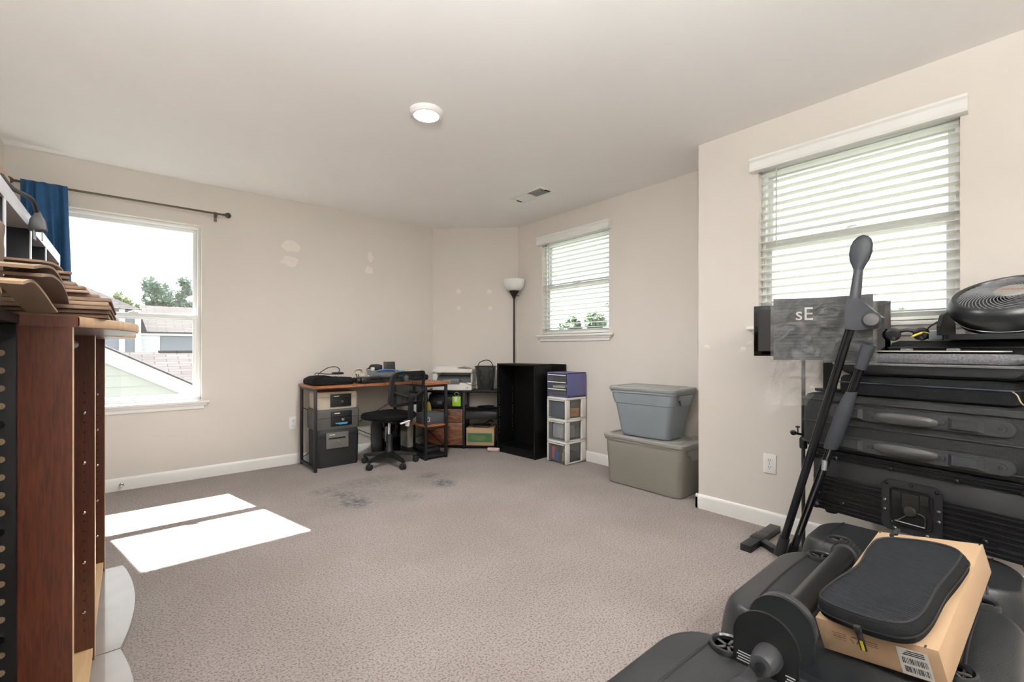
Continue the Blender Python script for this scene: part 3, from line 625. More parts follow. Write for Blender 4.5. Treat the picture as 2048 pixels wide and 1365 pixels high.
sp2 = MB(); sp2.box(-.08, .08, -.13, .13, 0, .05, .01); sp2.box(-.05, .05, -.08, .06, .05, .075, .008); tag(sp2.build('network_box', blkplM, None, (2.27, 3.98, .0445)), 'flat black electronics box on the lower desk shelf', 'electronics')

# ------------------------------------------------------------------ things on the desk top
def pillow(name, label, cat, loc, rz, sx, sy, h, m, r=.05, seed=1, amp=.012, grp=None):
    ol = rrect(sx, sy, r, 6); mb = MB(); lo = []
    for z_, k in ((0, .93), (.12, .985), (.45, 1.0), (.75, .97), (.92, .86), (1.0, .55), (1.01, .2)):
        lo.append([Vector((x * k, y * k, max(0, z_ * h + amp * noise.noise(Vector((x * 14 + seed, y * 14, z_ * 2))) * z_))) for x, y in ol])
    mb.loft(lo); return tag(mb.build(name, m, None, loc), label, cat, grp)
o = pillow('soft_bag', 'limp black fabric bag at the left end of the desk', 'bag', (1.40, 4.255, DZ), 0, .37, .36, .066, fabM, .05, 3, .03)
cb = MB(); cb.tube(smoothpath([(-.10, 0, .004), (-.06, .02, .03), (0, .03, .062), (.06, .02, .07), (.09, .0, .05), (.07, -.03, .015), (.0, -.04, .006), (-.07, -.05, .012), (-.12, -.04, .02), (-.13, -.01, .008)], 6), .004, 6); cb.box(.03, .12, -.04, .03, 0, .02, .006); tag(cb.build('black_charger', wireM, None, (1.40, 4.24, .832)), 'black charger with a looped cable lying on the soft bag', 'charger')
def tripod(label, loc, rz, L, rr):
    t = thing('folded_tripod', label, 'tripod', loc, R(rz), 'folded tripods on the desk')
    for k, (dy, dz) in enumerate(((-.018, .0185), (.018, .0185), (0, .044))):
        lg = MB(); lg.cyl((.07, dy, dz), (L * .5, dy, dz), rr, seg=10); lg.cyl((L * .5, dy, dz), (L * .93, dy, dz), rr * .75, seg=10); lg.build('leg', mat('tripod_dark', (36, 38, 42), .35, .5), t)
        MB().lathe([(rr * 1.3, 0), (rr * 1.35, .02), (rr, .026), (0, .026)], 10, T=TR(L * .93, dy, dz, 0, 90, 0)).build('rubber_foot', rubberM, t)
        MB().box(L * .48, L * .54, dy - rr * 1.4, dy + rr * 1.4, dz - rr * 1.2, dz + rr * 1.3, .003).build('leg_clamp', blkplM, t)
    hd = MB(); hd.box(-.01, .08, -.034, .034, .004, .058, .008); hd.lathe([(.022, 0), (.026, .012), (.02, .03), (.026, .036), (.026, .042), (0, .042)], 14, T=TR(-.008, 0, .03, 0, -90, 0)); hd.build('head', blkplM, t)
    MB().tube([(.02, .03, .03), (.0, .05, .05), (-.01, .06, .085)], .005, 6).build('pan_handle', blkplM, t)
tripod('folded black tripod with its head towards the soft bag, along the desk front edge', (1.645, 4.10, DZ), -3, .42, .012)
tripod('folded black tripod lying behind the other, against the clear plastic bin', (1.66, 4.19, DZ), -2, .40, .011)
cc = MB()
for k in range(5): cc.tube([(.055 * math.cos(a) * (1 - .06 * k), .006 * k - .012 + .006 * math.sin(3 * a), .066 + .055 * math.sin(a) * (1 - .06 * k)) for a in [2 * math.pi * i / 24 for i in range(24)]], .0055, 6, True)
cc.tube(smoothpath([(.04, 0, .05), (.07, -.01, .02), (.10, 0, .05), (.12, .01, .03), (.125, -.02, .006)], 6), .004, 6); cc.lathe([(.02, 0), (.022, .02), (.016, .03), (0, .03)], 14, T=TR(.005, -.03, .045, 90, 0, 0))
tag(cc.build('cable_coil', whitecabM, None, (1.69, 4.285, .7565)), 'coil of cream white cable standing on the desk between tripods and plastic bin', 'cable')
t = thing('plastic_caddy', 'clear plastic caddy with a blue handle full of small parts on the desk', 'caddy', (1.96, 4.33, DZ), R(-4))
MB().loft([[Vector((x * k, y * k, z_)) for x, y in rrect(.28, .17, .025, 5)] for z_, k in ((0, .88), (.005, .9), (.10, 1.0), (.104, 1.03), (.108, 1.03))]).build('tub', clearM, t)
MB().box(-.10, .10, -.05, .05, .004, .06, .02).build('contents', mat('mixed_parts', (120, 120, 118), .6, noise_amt=.6, nscale=60), t)
h = MB(); h.tube(smoothpath([(-.09, -.095, .098), (-.06, -.097, .110), (0, -.098, .114), (.06, -.097, .110), (.09, -.095, .098)], 6), .011, 8); h.build('handle', blueM, t)
t = thing('camcorder', 'small black camcorder with a white plug lying on the plastic caddy', 'camera', (1.88, 4.33, .8535), R(10))
MB().loft([[Vector((x, y * k, .03 + z_ * k)) for y, z_ in rrect(.055, .06, .02, 4)] for x, k in ((-.055, .7), (-.04, 1), (.04, 1), (.05, .8), (.07, .75))]).build('body', mat('camo_black', (34, 36, 28), .5), t)
MB().cyl((-.055, 0, .03), (-.10, 0, .012), .010, .003, seg=10).build('lens_hood', blkplM, t); MB().box(-.075, -.04, -.055, -.03, 0, .032, .005).build('plug', paperM, t)
t = thing('card_frame', 'dark rectangular card propped upright on the caddy', 'card', (2.04, 4.34, .8545), R(-6)); MB().box(-.06, .06, 0, .006, 0, .083, .001, T=TR(0, 0, 0, -8, 0, 0)).build('card', mat('card_dark', (44, 46, 44), .5), t); MB().box(-.03, .03, .004, .04, 0, .012, .001).build('foot', blkplM, t)
tl = MB(); tl.loft([[Vector((x, y * k, .045 + z_ * k)) for y, z_ in rrect(.07, .08, .028, 5)] for x, k in ((-.06, .5), (-.05, .9), (0, 1.0), (.02, .95), (.035, .45))]); tag(tl.build('teal_pouch', tealM, None, (2.175, 4.32, .7585)), 'bright teal pouch on the desk beside the caddy', 'pouch')
bc = MB(); bc.tube(smoothpath([(-.08, 0, .0), (-.06, .01, .03), (0, .0, .045), (.05, .0, .03), (.09, -.01, .0), (.11, -.02, .03)], 5), .006, 6); tag(bc.build('black_strap', wireM, None, (2.15, 4.20, DZ + .008)), 'black strap curled on the desk before the teal pouch', 'strap')
t = thing('laptop_bag', 'flat black laptop bag at the right end of the desk beside the printer', 'bag', (2.325, 4.30, DZ), 0)
MB().box(-.10, .075, -.13, .13, 0, .055, .018, 3).build('bag_body', fabM, t); MB().box(-.098, .073, -.1315, -.128, .024, .030).build('zip', rubberM, t)
tag(MB().box(-.09, .065, -.11, .11, 0, .022, .009, 3).build('grey_case', mat('olive_grey', (72, 70, 62), .7), None, (2.29, 4.31, .8005)), 'dark olive case lying on the laptop bag', 'case')
pillow('paper_stack', 'crumpled white paper bundle on top of the olive case', 'paper', (2.30, 4.32, .8227), 0, .17, .14, .026, mat('pinkish_paper', (214, 202, 192), .8), .03, 8, .01)
tag(MB().lathe([(.02, 0), (.022, .004), (.022, .04), (.010, .055), (.010, .065), (.02, .085), (.02, .10), (0, .10)], 16).build('clear_bottle', clearM, None, (2.115, 4.12, DZ)), 'small clear waisted bottle on the desk behind the chair back', 'bottle')

# ------------------------------------------------------------------ printer stand across the corner (local x along the wall, y towards the wall)
S0 = Vector((2.425, 4.285, 0)); sr = R(-45)
t = thing('printer_stand', 'black framed stand with rustic wood drawers across the room corner', 'stand', S0, sr); SL = .80; SD = .295; SH = .62
MB().box(0, SL, 0, SD, SH - .02, SH, .001).build('top_board', blkwoodM, t)
for x in (.01, .415, SL - .01):
    for y in (.012, SD - .012): MB().box(x - .011, x + .011, y - .011, y + .011, 0, SH - .02, .001).build('post', blackfrM, t)
MB().box(.0, SL, 0, SD, .018, .034, .001).build('bottom_board', blkwoodM, t); MB().box(.022, .404, .002, SD - .002, .425, .438).build('middle_shelf', blkwoodM, t); MB().box(.426, SL - .022, .002, SD - .002, .40, .412).build('side_shelf', blkwoodM, t)
for (z0, z1) in ((.285, .422), (.036, .28)):
    d = MB().box(.024, .402, -.004, SD - .02, z0 + .003, z1 - .001, .002).build('drawer', rustic2M, t)
    hb = MB(); hb.box(.15, .27, -.022, -.014, z1 - .05, z1 - .042, .002); hb.box(.155, .165, -.016, -.004, z1 - .05, z1 - .042); hb.box(.255, .265, -.016, -.004, z1 - .05, z1 - .042); hb.build('handle', blackfrM, d)
MB().box(.436, SL - .03, -.002, SD - .03, .32, .399, .002).build('black_drawer', blkplM, t)
def on_stand(x, y, z): return S0 + Euler((0, 0, sr)).to_matrix() @ Vector((x, y, z))
p = thing('office_printer', 'white all-in-one printer with a grey control panel on the corner stand', 'printer', on_stand(.07, .0, SH), sr); PW = .43
MB().box(0, PW, .004, .285, 0, .085, .012, 3).build('lower_body', whiteplM, p)
lw = MB(); lw.box(0, .052, .03, .285, .085, .19, .006); lw.box(PW - .02, PW, .06, .285, .085, .19, .006); lw.box(.05, PW - .02, .20, .285, .085, .19, .004); lw.build('side_walls', whiteplM, p)
MB().prism([(.03, .085), (.03, .125), (.09, .155), (.20, .155), (.20, .085)], .052, PW - .02, Matrix(((0, 0, 1, 0), (1, 0, 0, 0), (0, 1, 0, 0), (0, 0, 0, 1)))).build('output_tray', mat('tray_plastic', (84, 84, 86), .45), p)
cpn = MB().box(.055, .30, -.004, .035, .068, .128, .005, T=None).build('control_panel', mat('panel_grey', (92, 94, 96), .35), p); MB().box(.125, .205, -.0052, -.0038, .078, .118).build('touch_screen', screenM, cpn)
MB().prism([(.29, .012), (.40, .03), (.43, .09), (.43, .012)], 0, .006, TR(0, .004, 0, 90, 0, 0)).build('cheek', whiteplM, p)
sc = MB(); sc.box(-.004, PW + .004, .008, .289, .19, .222, .010, 3); sc.build('scanner_lid', whiteplM, p)
fd = MB(); fd.prism([(.01, .222), (.03, .256), (.20, .262), (.27, .236), (PW, .226), (PW, .222)], .06, .27, Matrix(((1, 0, 0, 0), (0, 0, 1, 0), (0, 1, 0, 0), (0, 0, 0, 1)))); fd.build('document_feeder', whiteplM, p)
MB().prism([(.25, .240), (.31, .252), (.40, .231), (.40, .228), (.29, .231)], .075, .25, Matrix(((1, 0, 0, 0), (0, 0, 1, 0), (0, 1, 0, 0), (0, 0, 0, 1)))).build('feed_tray', mat('feed_grey', (120, 112, 100), .5), p)
MB().cyl((.385, .0035, .03), (.385, .001, .03), .008, seg=12).build('emblem', inkM, p)
text('hp', .011, whiteInkM, p, TR(.385, .0006, .03, 90, 0, 0), .0004)
# wire basket full of cables
wb = thing('wire_basket', 'black wire mesh waste basket stuffed with cables on the corner stand', 'basket', on_stand(.635, .135, SH), sr)
gm = bpy.data.materials.new('basket_mesh'); gm.use_nodes = True; p_ = gm.node_tree.nodes['Principled BSDF']; p_.inputs['Base Color'].default_value = rgb(22, 22, 23); p_.inputs['Alpha'].default_value = .62; p_.inputs['Roughness'].default_value = .5
MB().loft([[Vector((x * k, y * k, z_)) for x, y in rrect(.21, .19, .03, 5)] for z_, k in ((.006, .78), (.255, 1.0))], False).build('mesh_side', gm, wb)
MB().loft([[Vector((x * k, y * k, z_)) for x, y in rrect(.21, .19, .03, 5)] for z_, k in ((0, .78), (.006, .78))]).build('bottom', blackfrM, wb)
MB().tube([(x, y, .256) for x, y in rrect(.215, .195, .03, 5)], .006, 6, True).build('rim', blackfrM, wb)
for sx in (-1, 1):
    for sy in (-1, 1): MB().cyl((sx * .075, sy * .066, .006), (sx * .097, sy * .087, .255), .004, seg=6).build('corner_rod', blackfrM, wb)
for k in range(4):
    rr = random.Random(40 + k); qx, qy = ((-.04, -.035), (.04, -.035), (-.04, .035), (.04, .035))[k]; pts = [(qx + rr.uniform(-.028, .028), qy + rr.uniform(-.024, .024), .03 + .045 * i + rr.uniform(0, .02)) for i in range(5)]
    tag(MB().tube(smoothpath([tuple(on_stand(.635, .135, SH) + Euler((0, 0, sr)).to_matrix() @ Vector(q)) for q in pts], 6), .0045, 6).build('bundled_cable', wireM), 'black cable bundled inside the wire basket', 'cable', 'cables in the wire basket')
lp = [tuple(on_stand(.635, .135, SH) + Euler((0, 0, sr)).to_matrix() @ Vector(q)) for q in [(-.075, -.065, .215), (-.08, -.06, .25), (-.06, -.04, .30), (0, -.03, .325), (.05, -.02, .315), (.08, -.02, .27), (.082, -.01, .235)]]
tag(MB().tube(smoothpath(lp, 6), .005, 8).build('looped_cable', wireM), 'thick black cable looping up out of the wire basket', 'cable')
lp = [tuple(S0 + Euler((0, 0, sr)).to_matrix() @ Vector(q)) for q in [(.36, -.012, .755), (.42, -.02, .715), (.48, -.02, .69), (.53, -.01, .68), (.56, .02, .69)]]
tag(MB().tube(smoothpath(lp, 6), .003, 6).build('thin_cable', wireM), 'thin black cable drooping from printer front to wire basket', 'cable')
# old printer on the middle shelf
op = thing('photo_printer', 'old black photo printer with a silver badge under the stand top', 'printer', on_stand(.028, .0, .4382), sr)
MB().loft([[Vector((.18 + x, .14 + y * k, z_)) for x, y in rrect(.36, .27, .03, 5)] for z_, k in ((0, .96), (.01, 1), (.085, 1), (.12, .86), (.136, .70))]).build('body', mat('printer_black', (30, 30, 34), .3), op)
bd = MB().box(.10, .15, .003, .0075, .035, .065, .002).build('badge', silverM, op)
text('hp', .022, inkM, bd, TR(.125, .0026, .05, 90, 0, 0), .0006)
g_ = thing('green_tag', 'lime green hang tag dangling from the stand top before the old printer', 'tag', on_stand(.34, -.008, .455), sr)
MB().box(-.045, .045, -.002, 0, 0, .105, .001).build('tag_card', greenM, g_); MB().box(-.022, .008, -.0028, -.002, .045, .10).build('tag_print', whiteInkM, g_); MB().tube(smoothpath([(0, -.001, .104), (-.02, .0, .13), (.0, .002, .15), (.03, .0, .128), (.002, -.001, .104)], 5), .0012, 5).build('string', paperM, g_)
kk = MB()
for k in range(5): kk.cyl((.008 * k - .016, 0, 0), (.008 * k - .016 + .004, -.004, -.035 + .006 * (k % 2)), .003, seg=6)
kk.tube([(.012 * math.cos(a), 0, .006 + .012 * math.sin(a)) for a in [2 * math.pi * i / 14 for i in range(14)]], .0015, 5, True)
tag(kk.build('key_ring', steelM, None, on_stand(.33, -.008, .40)), 'bunch of keys hanging below the lime green tag', 'keys')
# right bay of the stand
dv = MB(); dv.box(-.12, .12, -.08, .08, 0, .018, .006); dv.box(-.06, .10, -.05, .05, .018, .034, .008); tag(dv.build('black_player', blkplM, None, on_stand(.62, .13, .4122)), 'flat black media player on the stand side shelf', 'electronics')
gb = thing('green_print_box', 'open cardboard box with a green printed panel in the bottom of the stand', 'box', on_stand(.44, .02, .0342), sr)
MB().box(0, .30, 0, .24, 0, .185, .002).build('box_body', kraftboxM, gb); MB().box(.015, .28, -.0012, 0, .035, .13).build('green_panel', dgreenM, gb)
for i, (a0, a1) in enumerate(((.06, .20), (.05, .22), (.07, .19))): MB().box(a0, a1, -.0018, -.0012, .098 - .02 * i, .102 - .02 * i).build('print_line', mat('print_tan', (150, 150, 110), .7), gb)
fl = MB(); fl.box(.06, .24, .05, .18, .186, .205, .006); fl.tube(smoothpath([(.08, .08, .20), (.14, .06, .215), (.2, .1, .225), (.24, .12, .25), (.27, .16, .23)], 5), .006, 6); fl.box(.17, .23, .03, .06, .188, .204, .003); tag(fl.build('adapter_tangle', wireM, None, tuple(on_stand(.44, .02, .0342))), 'tangle of black adapters in the green printed box', 'electronics'); bpy.data.objects['adapter_tangle'].rotation_euler = (0, 0, sr)
rl = MB(); rl.lathe([(.014, 0), (.022, 0), (.022, .12), (.014, .12), (.014, .0)], 18); o = rl.build('tape_roll', mat('pale_roll', (206, 184, 176), .6), None, (2.84, 3.72, .0225)); o.rotation_euler = (R(90), 0, R(35)); tag(o, 'pale rolled tube lying on the carpet before the printed box', 'roll')

# ------------------------------------------------------------------ floor lamp
def torchiere(label, loc, lit):
    t = thing('floor_lamp', label, 'floor lamp', loc, 0, 'torchiere floor lamps')
    MB().lathe([(.094, 0), (.094, .012), (.085, .02), (.02, .03), (0, .03)], 32).build('base', blackM, t); MB().cyl((0, 0, .028), (0, 0, 1.63), .0105, seg=14).build('pole', blackM, t)
    MB().lathe([(.011, 1.62), (.016, 1.635), (.052, 1.70), (.056, 1.71), (0, 1.712)], 28).build('socket_cone', blackM, t); MB().cyl((.03, -.02, 1.655), (.045, -.032, 1.655), .005, seg=8).build('switch', blackM, t)
    MB().lathe([(.05, 1.708), (.085, 1.722), (.108, 1.755), (.119, 1.795), (.124, 1.832), (.121, 1.832), (.115, 1.795), (.104, 1.757), (.082, 1.726), (.05, 1.713), (0, 1.713)], 36).build('bowl_shade', lampglassM, t)
    if lit:
        MB().lathe([(.012, 1.713), (.014, 1.74), (.024, 1.77), (.028, 1.795), (.022, 1.82), (.010, 1.83), (0, 1.832)], 20).build('bulb', mat('bulb_glow', (255, 248, 240), .5, noise_amt=0, emis=8), t)
        ld = bpy.data.lights.new('added_lamp_light', 'POINT'); ld.energy = ADDED_TORCH_W; ld.color = (.97, .985, 1); ld.shadow_soft_size = .032
        lo = bpy.data.objects.new('added_lamp_light', ld); COL.objects.link(lo); lo.location = (loc[0], loc[1], 1.80)
torchiere('unlit black torchiere floor lamp with a white bowl shade in the room corner', (3.235, 3.765, 0), False)
torchiere('lit black torchiere floor lamp added out of view by the left wall to brighten the room', (-.36, -.22, 0), True)  # added uplight behind the camera, bounces light off the ceiling

# ------------------------------------------------------------------ drawer towers
t = thing('drawer_tower', 'white three drawer plastic tower with see-through sides under the purple unit', 'drawer unit', (3.035, 2.80, 0)); TW, TD, TH = .25, .275, .617
def tower_frame(z0, z1):
    m = MB()
    m.box(0, TD, 0, TW, z1 - .022, z1, .006)
    for x0, x1 in ((0, .05), (TD - .06, TD)):
        for y0, y1 in ((0, .022), (TW - .022, TW)): m.box(x0, x1, y0, y1, z0, z1 - .022, .005)
    m.box(0, TD, 0, .012, z0, z0 + .012, .003); m.box(0, TD, TW - .012, TW, z0, z0 + .012, .003); m.box(TD - .012, TD, .022, TW - .022, z0, z1 - .022); return m
for k in range(3):
    z0 = .008 + k * .203; z1 = z0 + .203
    tower_frame(z0, z1).build('tier_frame', whiteplM, t)
    d = MB(); d.box(-.004, .0, .025, TW - .025, z0 + .014, z1 - .03, .001); d.box(.0, TD - .02, .025, .0275, z0 + .014, z1 - .03); d.box(0, TD - .02, TW - .0275, TW - .025, z0 + .014, z1 - .03); d.box(0, TD - .02, .0275, TW - .0275, z0 + .014, z0 + .017)
    dr = d.build('drawer', frostM, t); MB().box(-.014, -.003, .022, TW - .022, z1 - .032, z1 - .022, .003).build('drawer_lip', whiteplM, dr)
def content(name, label, cat, m, x0, x1, y0, y1, z0, z1, rot=(0, 0, 0), bev=.004): 
    o = MB().box((x0 - x1) / 2, (x1 - x0) / 2, (y0 - y1) / 2, (y1 - y0) / 2, 0, z1 - z0, bev).build(name, m, None, (3.035 + (x0 + x1) / 2, 2.80 + (y0 + y1) / 2, z0)); o.rotation_euler = tuple(R(a) for a in rot); return tag(o, label, cat)
content('crayon_box', 'yellow orange carton in the top drawer of the white tower', 'carton', orangeM, .07, .225, .031, .07, .4325, .51)
text('Crayola', .032, blueM, bpy.data.objects['crayon_box'], TR(-.03, -.0201, .045, 90, 0, 0), .0004)
content('slate_folder', 'slate blue folder upright in the top drawer of the white tower', 'folder', mat('slate', (84, 96, 112), .6), .02, .05, .05, .21, .4325, .57)
for i, (x0, x1, y0, y1, z0, z1, c_) in enumerate(((.02, .10, .06, .20, .2295, .37, (206, 206, 204)), (.11, .17, .04, .19, .2295, .36, (180, 178, 172)), (.18, .225, .04, .15, .2295, .33, (150, 130, 96)))):
    content('craft_bag', ('clear white plastic bag', 'crinkled grey plastic bag', 'brown paper bag')[i] + ' in the middle drawer of the white tower', 'bag', mat('bag%d' % i, c_, .5, noise_amt=.25, nscale=40), x0, x1, y0, y1, z0, z1, bev=.02)
for i, (x0, x1, y0, y1, z1, c_) in enumerate(((.012, .05, .12, .16, .10, (58, 104, 170)), (.012, .03, .05, .065, .11, (222, 206, 70)), (.02, .07, .17, .21, .15, (196, 90, 86)), (.09, .22, .06, .2, .09, (110, 70, 66)), (.06, .085, .04, .10, .13, (170, 168, 160)))):
    content('craft_item', ('blue', 'yellow', 'red', 'maroon', 'pale grey')[i] + ' craft pack in the bottom drawer of the white tower', 'craft supply', mat('craft%d' % i, c_, .5), x0, x1, y0, y1, .0265, z1, bev=.006)
t = thing('purple_drawers', 'small purple three drawer unit standing on the white tower', 'drawer unit', (3.05, 2.80, .6195)); UW, UD, UH = .265, .26, .228
m = MB(); m.box(.004, UD, 0, .012, 0, UH, .004); m.box(.004, UD, UW - .012, UW, 0, UH, .004); m.box(0, UD, 0, UW, UH - .012, UH, .004); m.box(0, UD, 0, UW, 0, .012, .004); m.box(UD - .012, UD, .012, UW - .012, .012, UH - .012); m.build('shell', purpleM, t)
for k in range(3):
    z0 = .014 + k * .0668; d = MB().box(.002, .006, .015, UW - .015, z0, z0 + .062, .001); d.box(.006, UD - .02, .015, UW - .015, z0, z0 + .002); dr = d.build('drawer', frostM, t); MB().box(-.010, .002, .016, UW - .016, z0 + .052, z0 + .062, .003).build('drawer_pull', whiteplM, dr)
tag(MB().box(0, .14, 0, .15, 0, .02, .002).build('paper_pad', paperM, None, (3.075, 2.86, .703)), 'white paper pad in the middle drawer of the purple unit', 'paper')

# ------------------------------------------------------------------ storage totes
def tote(label, c, rz, lx, ly, bx, by, h, m, ml, step):
    t = thing('storage_tote', label, 'tote', c, rz, 'stacked grey storage totes')
    def lo(z, f, gx=0): return [Vector((x, y, z)) for x, y in rrect(bx + (lx - .03 - bx) * f + gx, by + (ly - .03 - by) * f + gx, .045, 7)]
    zs = h - .03
    MB().loft([lo(0, 0, -.03), lo(.006, 0, -.008), lo(.018, .02), lo(step - .004, .62), lo(step, .74), lo(zs - .05, .94), lo(zs - .018, 1.0), lo(zs - .016, 1.0, .018), lo(zs, 1.0, .018)]).build('tub', m, t)
    def ll(z, g): return [Vector((x, y, z)) for x, y in rrect(lx + g, ly + g, .05, 7)]
    MB().loft([ll(zs + .001, 0), ll(zs + .004, .004), ll(h - .008, .004), ll(h - .002, -.006), ll(h, -.02), ll(h, -.075), ll(h - .006, -.085), ll(h - .006, -.16), ll(h - .001, -.17)]).build('lid', ml, t)
    for s in (-1, 1):
        g = MB(); yy = s * (ly / 2 - .012); g.prism([(-.11, 0), (.11, 0), (.11, -.03), (.085, -.03), (.06, -.075), (-.06, -.075), (-.085, -.03), (-.11, -.03)][::-1], 0, .012, Matrix.Translation((0, yy, zs - .02)) @ Euler((R(90), 0, 0)).to_matrix().to_4x4()); g.build('handle_grip', m, t)
    return t
tote('large warm grey storage tote on the carpet beneath the smaller tote', (3.118, 1.955, 0), 0, .395, .70, .35, .63, .392, toteBM, toteLidM, .24)
tote('smaller blue grey storage tote resting on the large tote lid', (3.108, 1.965, .3925), R(3), .385, .565, .26, .41, .385, toteAM, mat('tote_lid_blue', (146, 149, 146), .42, noise_amt=.02), .255)

# ------------------------------------------------------------------ long moulded case on the floor at the right
YC = .342
def sdb(x, y, x0, x1, y0, y1, r):
    qx = abs(x - (x0 + x1) / 2) - (x1 - x0) / 2 + r; qy = abs(y - (y0 + y1) / 2) - (y1 - y0) / 2 + r
    return math.hypot(max(qx, 0), max(qy, 0)) + min(max(qx, qy), 0) - r
def rnd(sd, w_): 
    f = min(1, max(0, -sd / w_)); return math.sqrt(max(0, 1 - (1 - f) ** 2))
BXo = Vector((1.37, .382, .365)); BXu = Vector((.97760545, -.07284119, .19743796)); BXv = Vector((-.1099323, -.97676603, .18396469)); BXn = Vector((-.17945049, .20154969, .96289939)); BH_ = .082
bot = BXo - BXn * BH_
def case_h(x, y):
    z = .012
    sd = sdb(x, y, .58, 2.5, .04, .645, .1); 
    if sd < 0: z = max(z, .19 * rnd(sd, .05))
    for x0, x1, ex in ((.60, 1.262, .038), (1.39, 2.045, .006), (2.125, 2.505, 0)):
        sd = sdb(x, y, x0, x1, .002 - ex, .684 + ex, .13)
        if sd < 0:
            crown = .28 - .022 * max(0, (abs(y - YC) - .23) / .11) ** 1.6
            z = max(z, .05 + (crown - .05) * rnd(sd, .04))
    sd = sdb(x, y, 1.46, 1.80, .175, .345, .03)
    if sd < 0:
        pl = bot.z - (BXn.x * (x - bot.x) + BXn.y * (y - bot.y)) / BXn.z - .003
        z = max(z, .27 + (pl - .27) * rnd(sd, .02))
    return z
mc = thing('moulded_case', 'long black moulded plastic hard case lying on the carpet under the flight case', 'hard case', (1.5, YC, 0))
m = MB(); m.M = Matrix.Translation((-1.5, -YC, 0)); NX, NY = 280, 100
m.grid(lambda u, v_: Vector((.578 + 1.93 * u, -.04 + .764 * v_, case_h(.578 + 1.93 * u, -.04 + .764 * v_))), NX, NY)
sk = [(.578, 0), (2.508, 0), (2.508, .686), (.578, .686)]
shellM = mat('moulded_shell', (37, 38, 40), .38, noise_amt=.12, nscale=5, bump=.12, bscale=260)
m.build('shell', shellM, mc, ang=60)
m = MB(); m.M = Matrix.Translation((-1.5, -YC, 0)); m.prism(rrect(1.90, .64, .1, 6, 1.545, YC), 0, .02); m.build('base_tray', blkplM, mc)
for x0, x1 in ((.72, 1.24), (1.42, 2.02), (2.15, 2.49)):
    for yy in (.572, .112):
        s_ = MB(); s_.M = Matrix.Translation((-1.5, -YC, 0)); n = 26
        s_.tube([(x0 + (x1 - x0) * i / n, yy + .012 * math.sin(3.1 * i / n), case_h(x0 + (x1 - x0) * i / n, yy + .012 * math.sin(3.1 * i / n)) + .0006) for i in range(n + 1)], .0034, 6).build('seam', rubberM, mc)
for (x, y) in ((1.205, .535), (1.50, .525), (1.985, .535), (2.21, .53), (1.53, .135), (2.0, .12), (1.2, .14), (.80, .535)):
    z0 = case_h(x, y)
    rg = MB().lathe([(.046, -.012), (.046, .004), (.043, .012), (.038, .014), (.034, .010), (.032, -.006)], 28, T=TR(x - 1.5, y - YC, z0)).build('cup_ring', mat('ring_black', (28, 29, 31), .28, noise_amt=.05), mc)
    cu = MB(); cu.lathe([(.033, .001), (0, .001)], 20, T=TR(x - 1.5, y - YC, z0)); cu.build('cup_floor', mat('cup_dark', (14, 14, 15), .6), rg)
    sp3 = MB()
    for k in range(5):
        a = 2 * math.pi * k / 5; sp3.box(.006, .031, -.003, .003, .0015, .005, T=TR(x - 1.5, y - YC, z0, 0, 0, math.degrees(a)))
    sp3.build('cup_spokes', mat('spoke_grey', (70, 70, 66), .5), rg)

# ------------------------------------------------------------------ cardboard box, pouch, crank on the moulded case
TB = Matrix((( BXu.x, -BXv.x, BXn.x, bot.x), (BXu.y, -BXv.y, BXn.y, bot.y), (BXu.z, -BXv.z, BXn.z, bot.z), (0, 0, 0, 1)))
bx = thing('shipping_carton', 'tan cardboard carton with a barcode label tilted on the moulded case', 'carton'); bx.matrix_world = TB
BL, BWd = .52, .245
MB().box(0, BL, -BWd, 0, 0, BH_, .0015).build('carton_body', kraftboxM, bx)
MB().box(.12, BL - .05, -.19, -.012, BH_, BH_ + .0006).build('top_label', paperM, bx)
lb = MB().box(-.0008, 0, -.222, -.165, .002, .066).build('barcode_label', paperM, bx)
rdm = random.Random(3)
for zz in (.010, .030):
    b2 = MB(); y = -.217
    while y < -.172:
        w_ = rdm.choice((.0006, .001, .0018)); b2.box(-.0012, -.0008, y, y + w_, zz, zz + .014); y += w_ + rdm.choice((.0007, .0012, .002))
    b2.build('barcode', inkM, lb)
tx = MB()
for i in range(3): tx.box(-.0012, -.0008, -.215, -.176 - .004 * i, .051 + .0045 * i, .053 + .0045 * i)
tx.build('label_print', inkM, lb)
tx = MB()
for i in range(4): tx.box(-.0006, 0, -.062, -.036 + .003 * (i % 2), .040 + .005 * i, .0415 + .005 * i)
for i in range(3): tx.box(-.0006, 0, -.128, -.10 + .006 * i, .044 + .005 * i, .0455 + .005 * i)
for k in range(3):
    a = 2 * math.pi * k / 3; tx.box(-.0006, 0, -.006, .006, -.0016, .0016, T=TR(0, -.080 + .007 * math.sin(a), .048 + .007 * math.cos(a), -math.degrees(a), 0, 0))
tx.build('recycling_print', mat('print_brown', (110, 84, 58), .8), bx)
for (x, y) in ((.006, -.222), (BL - .004, -BWd + .006), (BL - .004, -.006)): MB().box(x - .006, x + .003, y - .002, y + .002, BH_ - .0005, BH_ + .0004).build('corner_slot', inkM, bx)

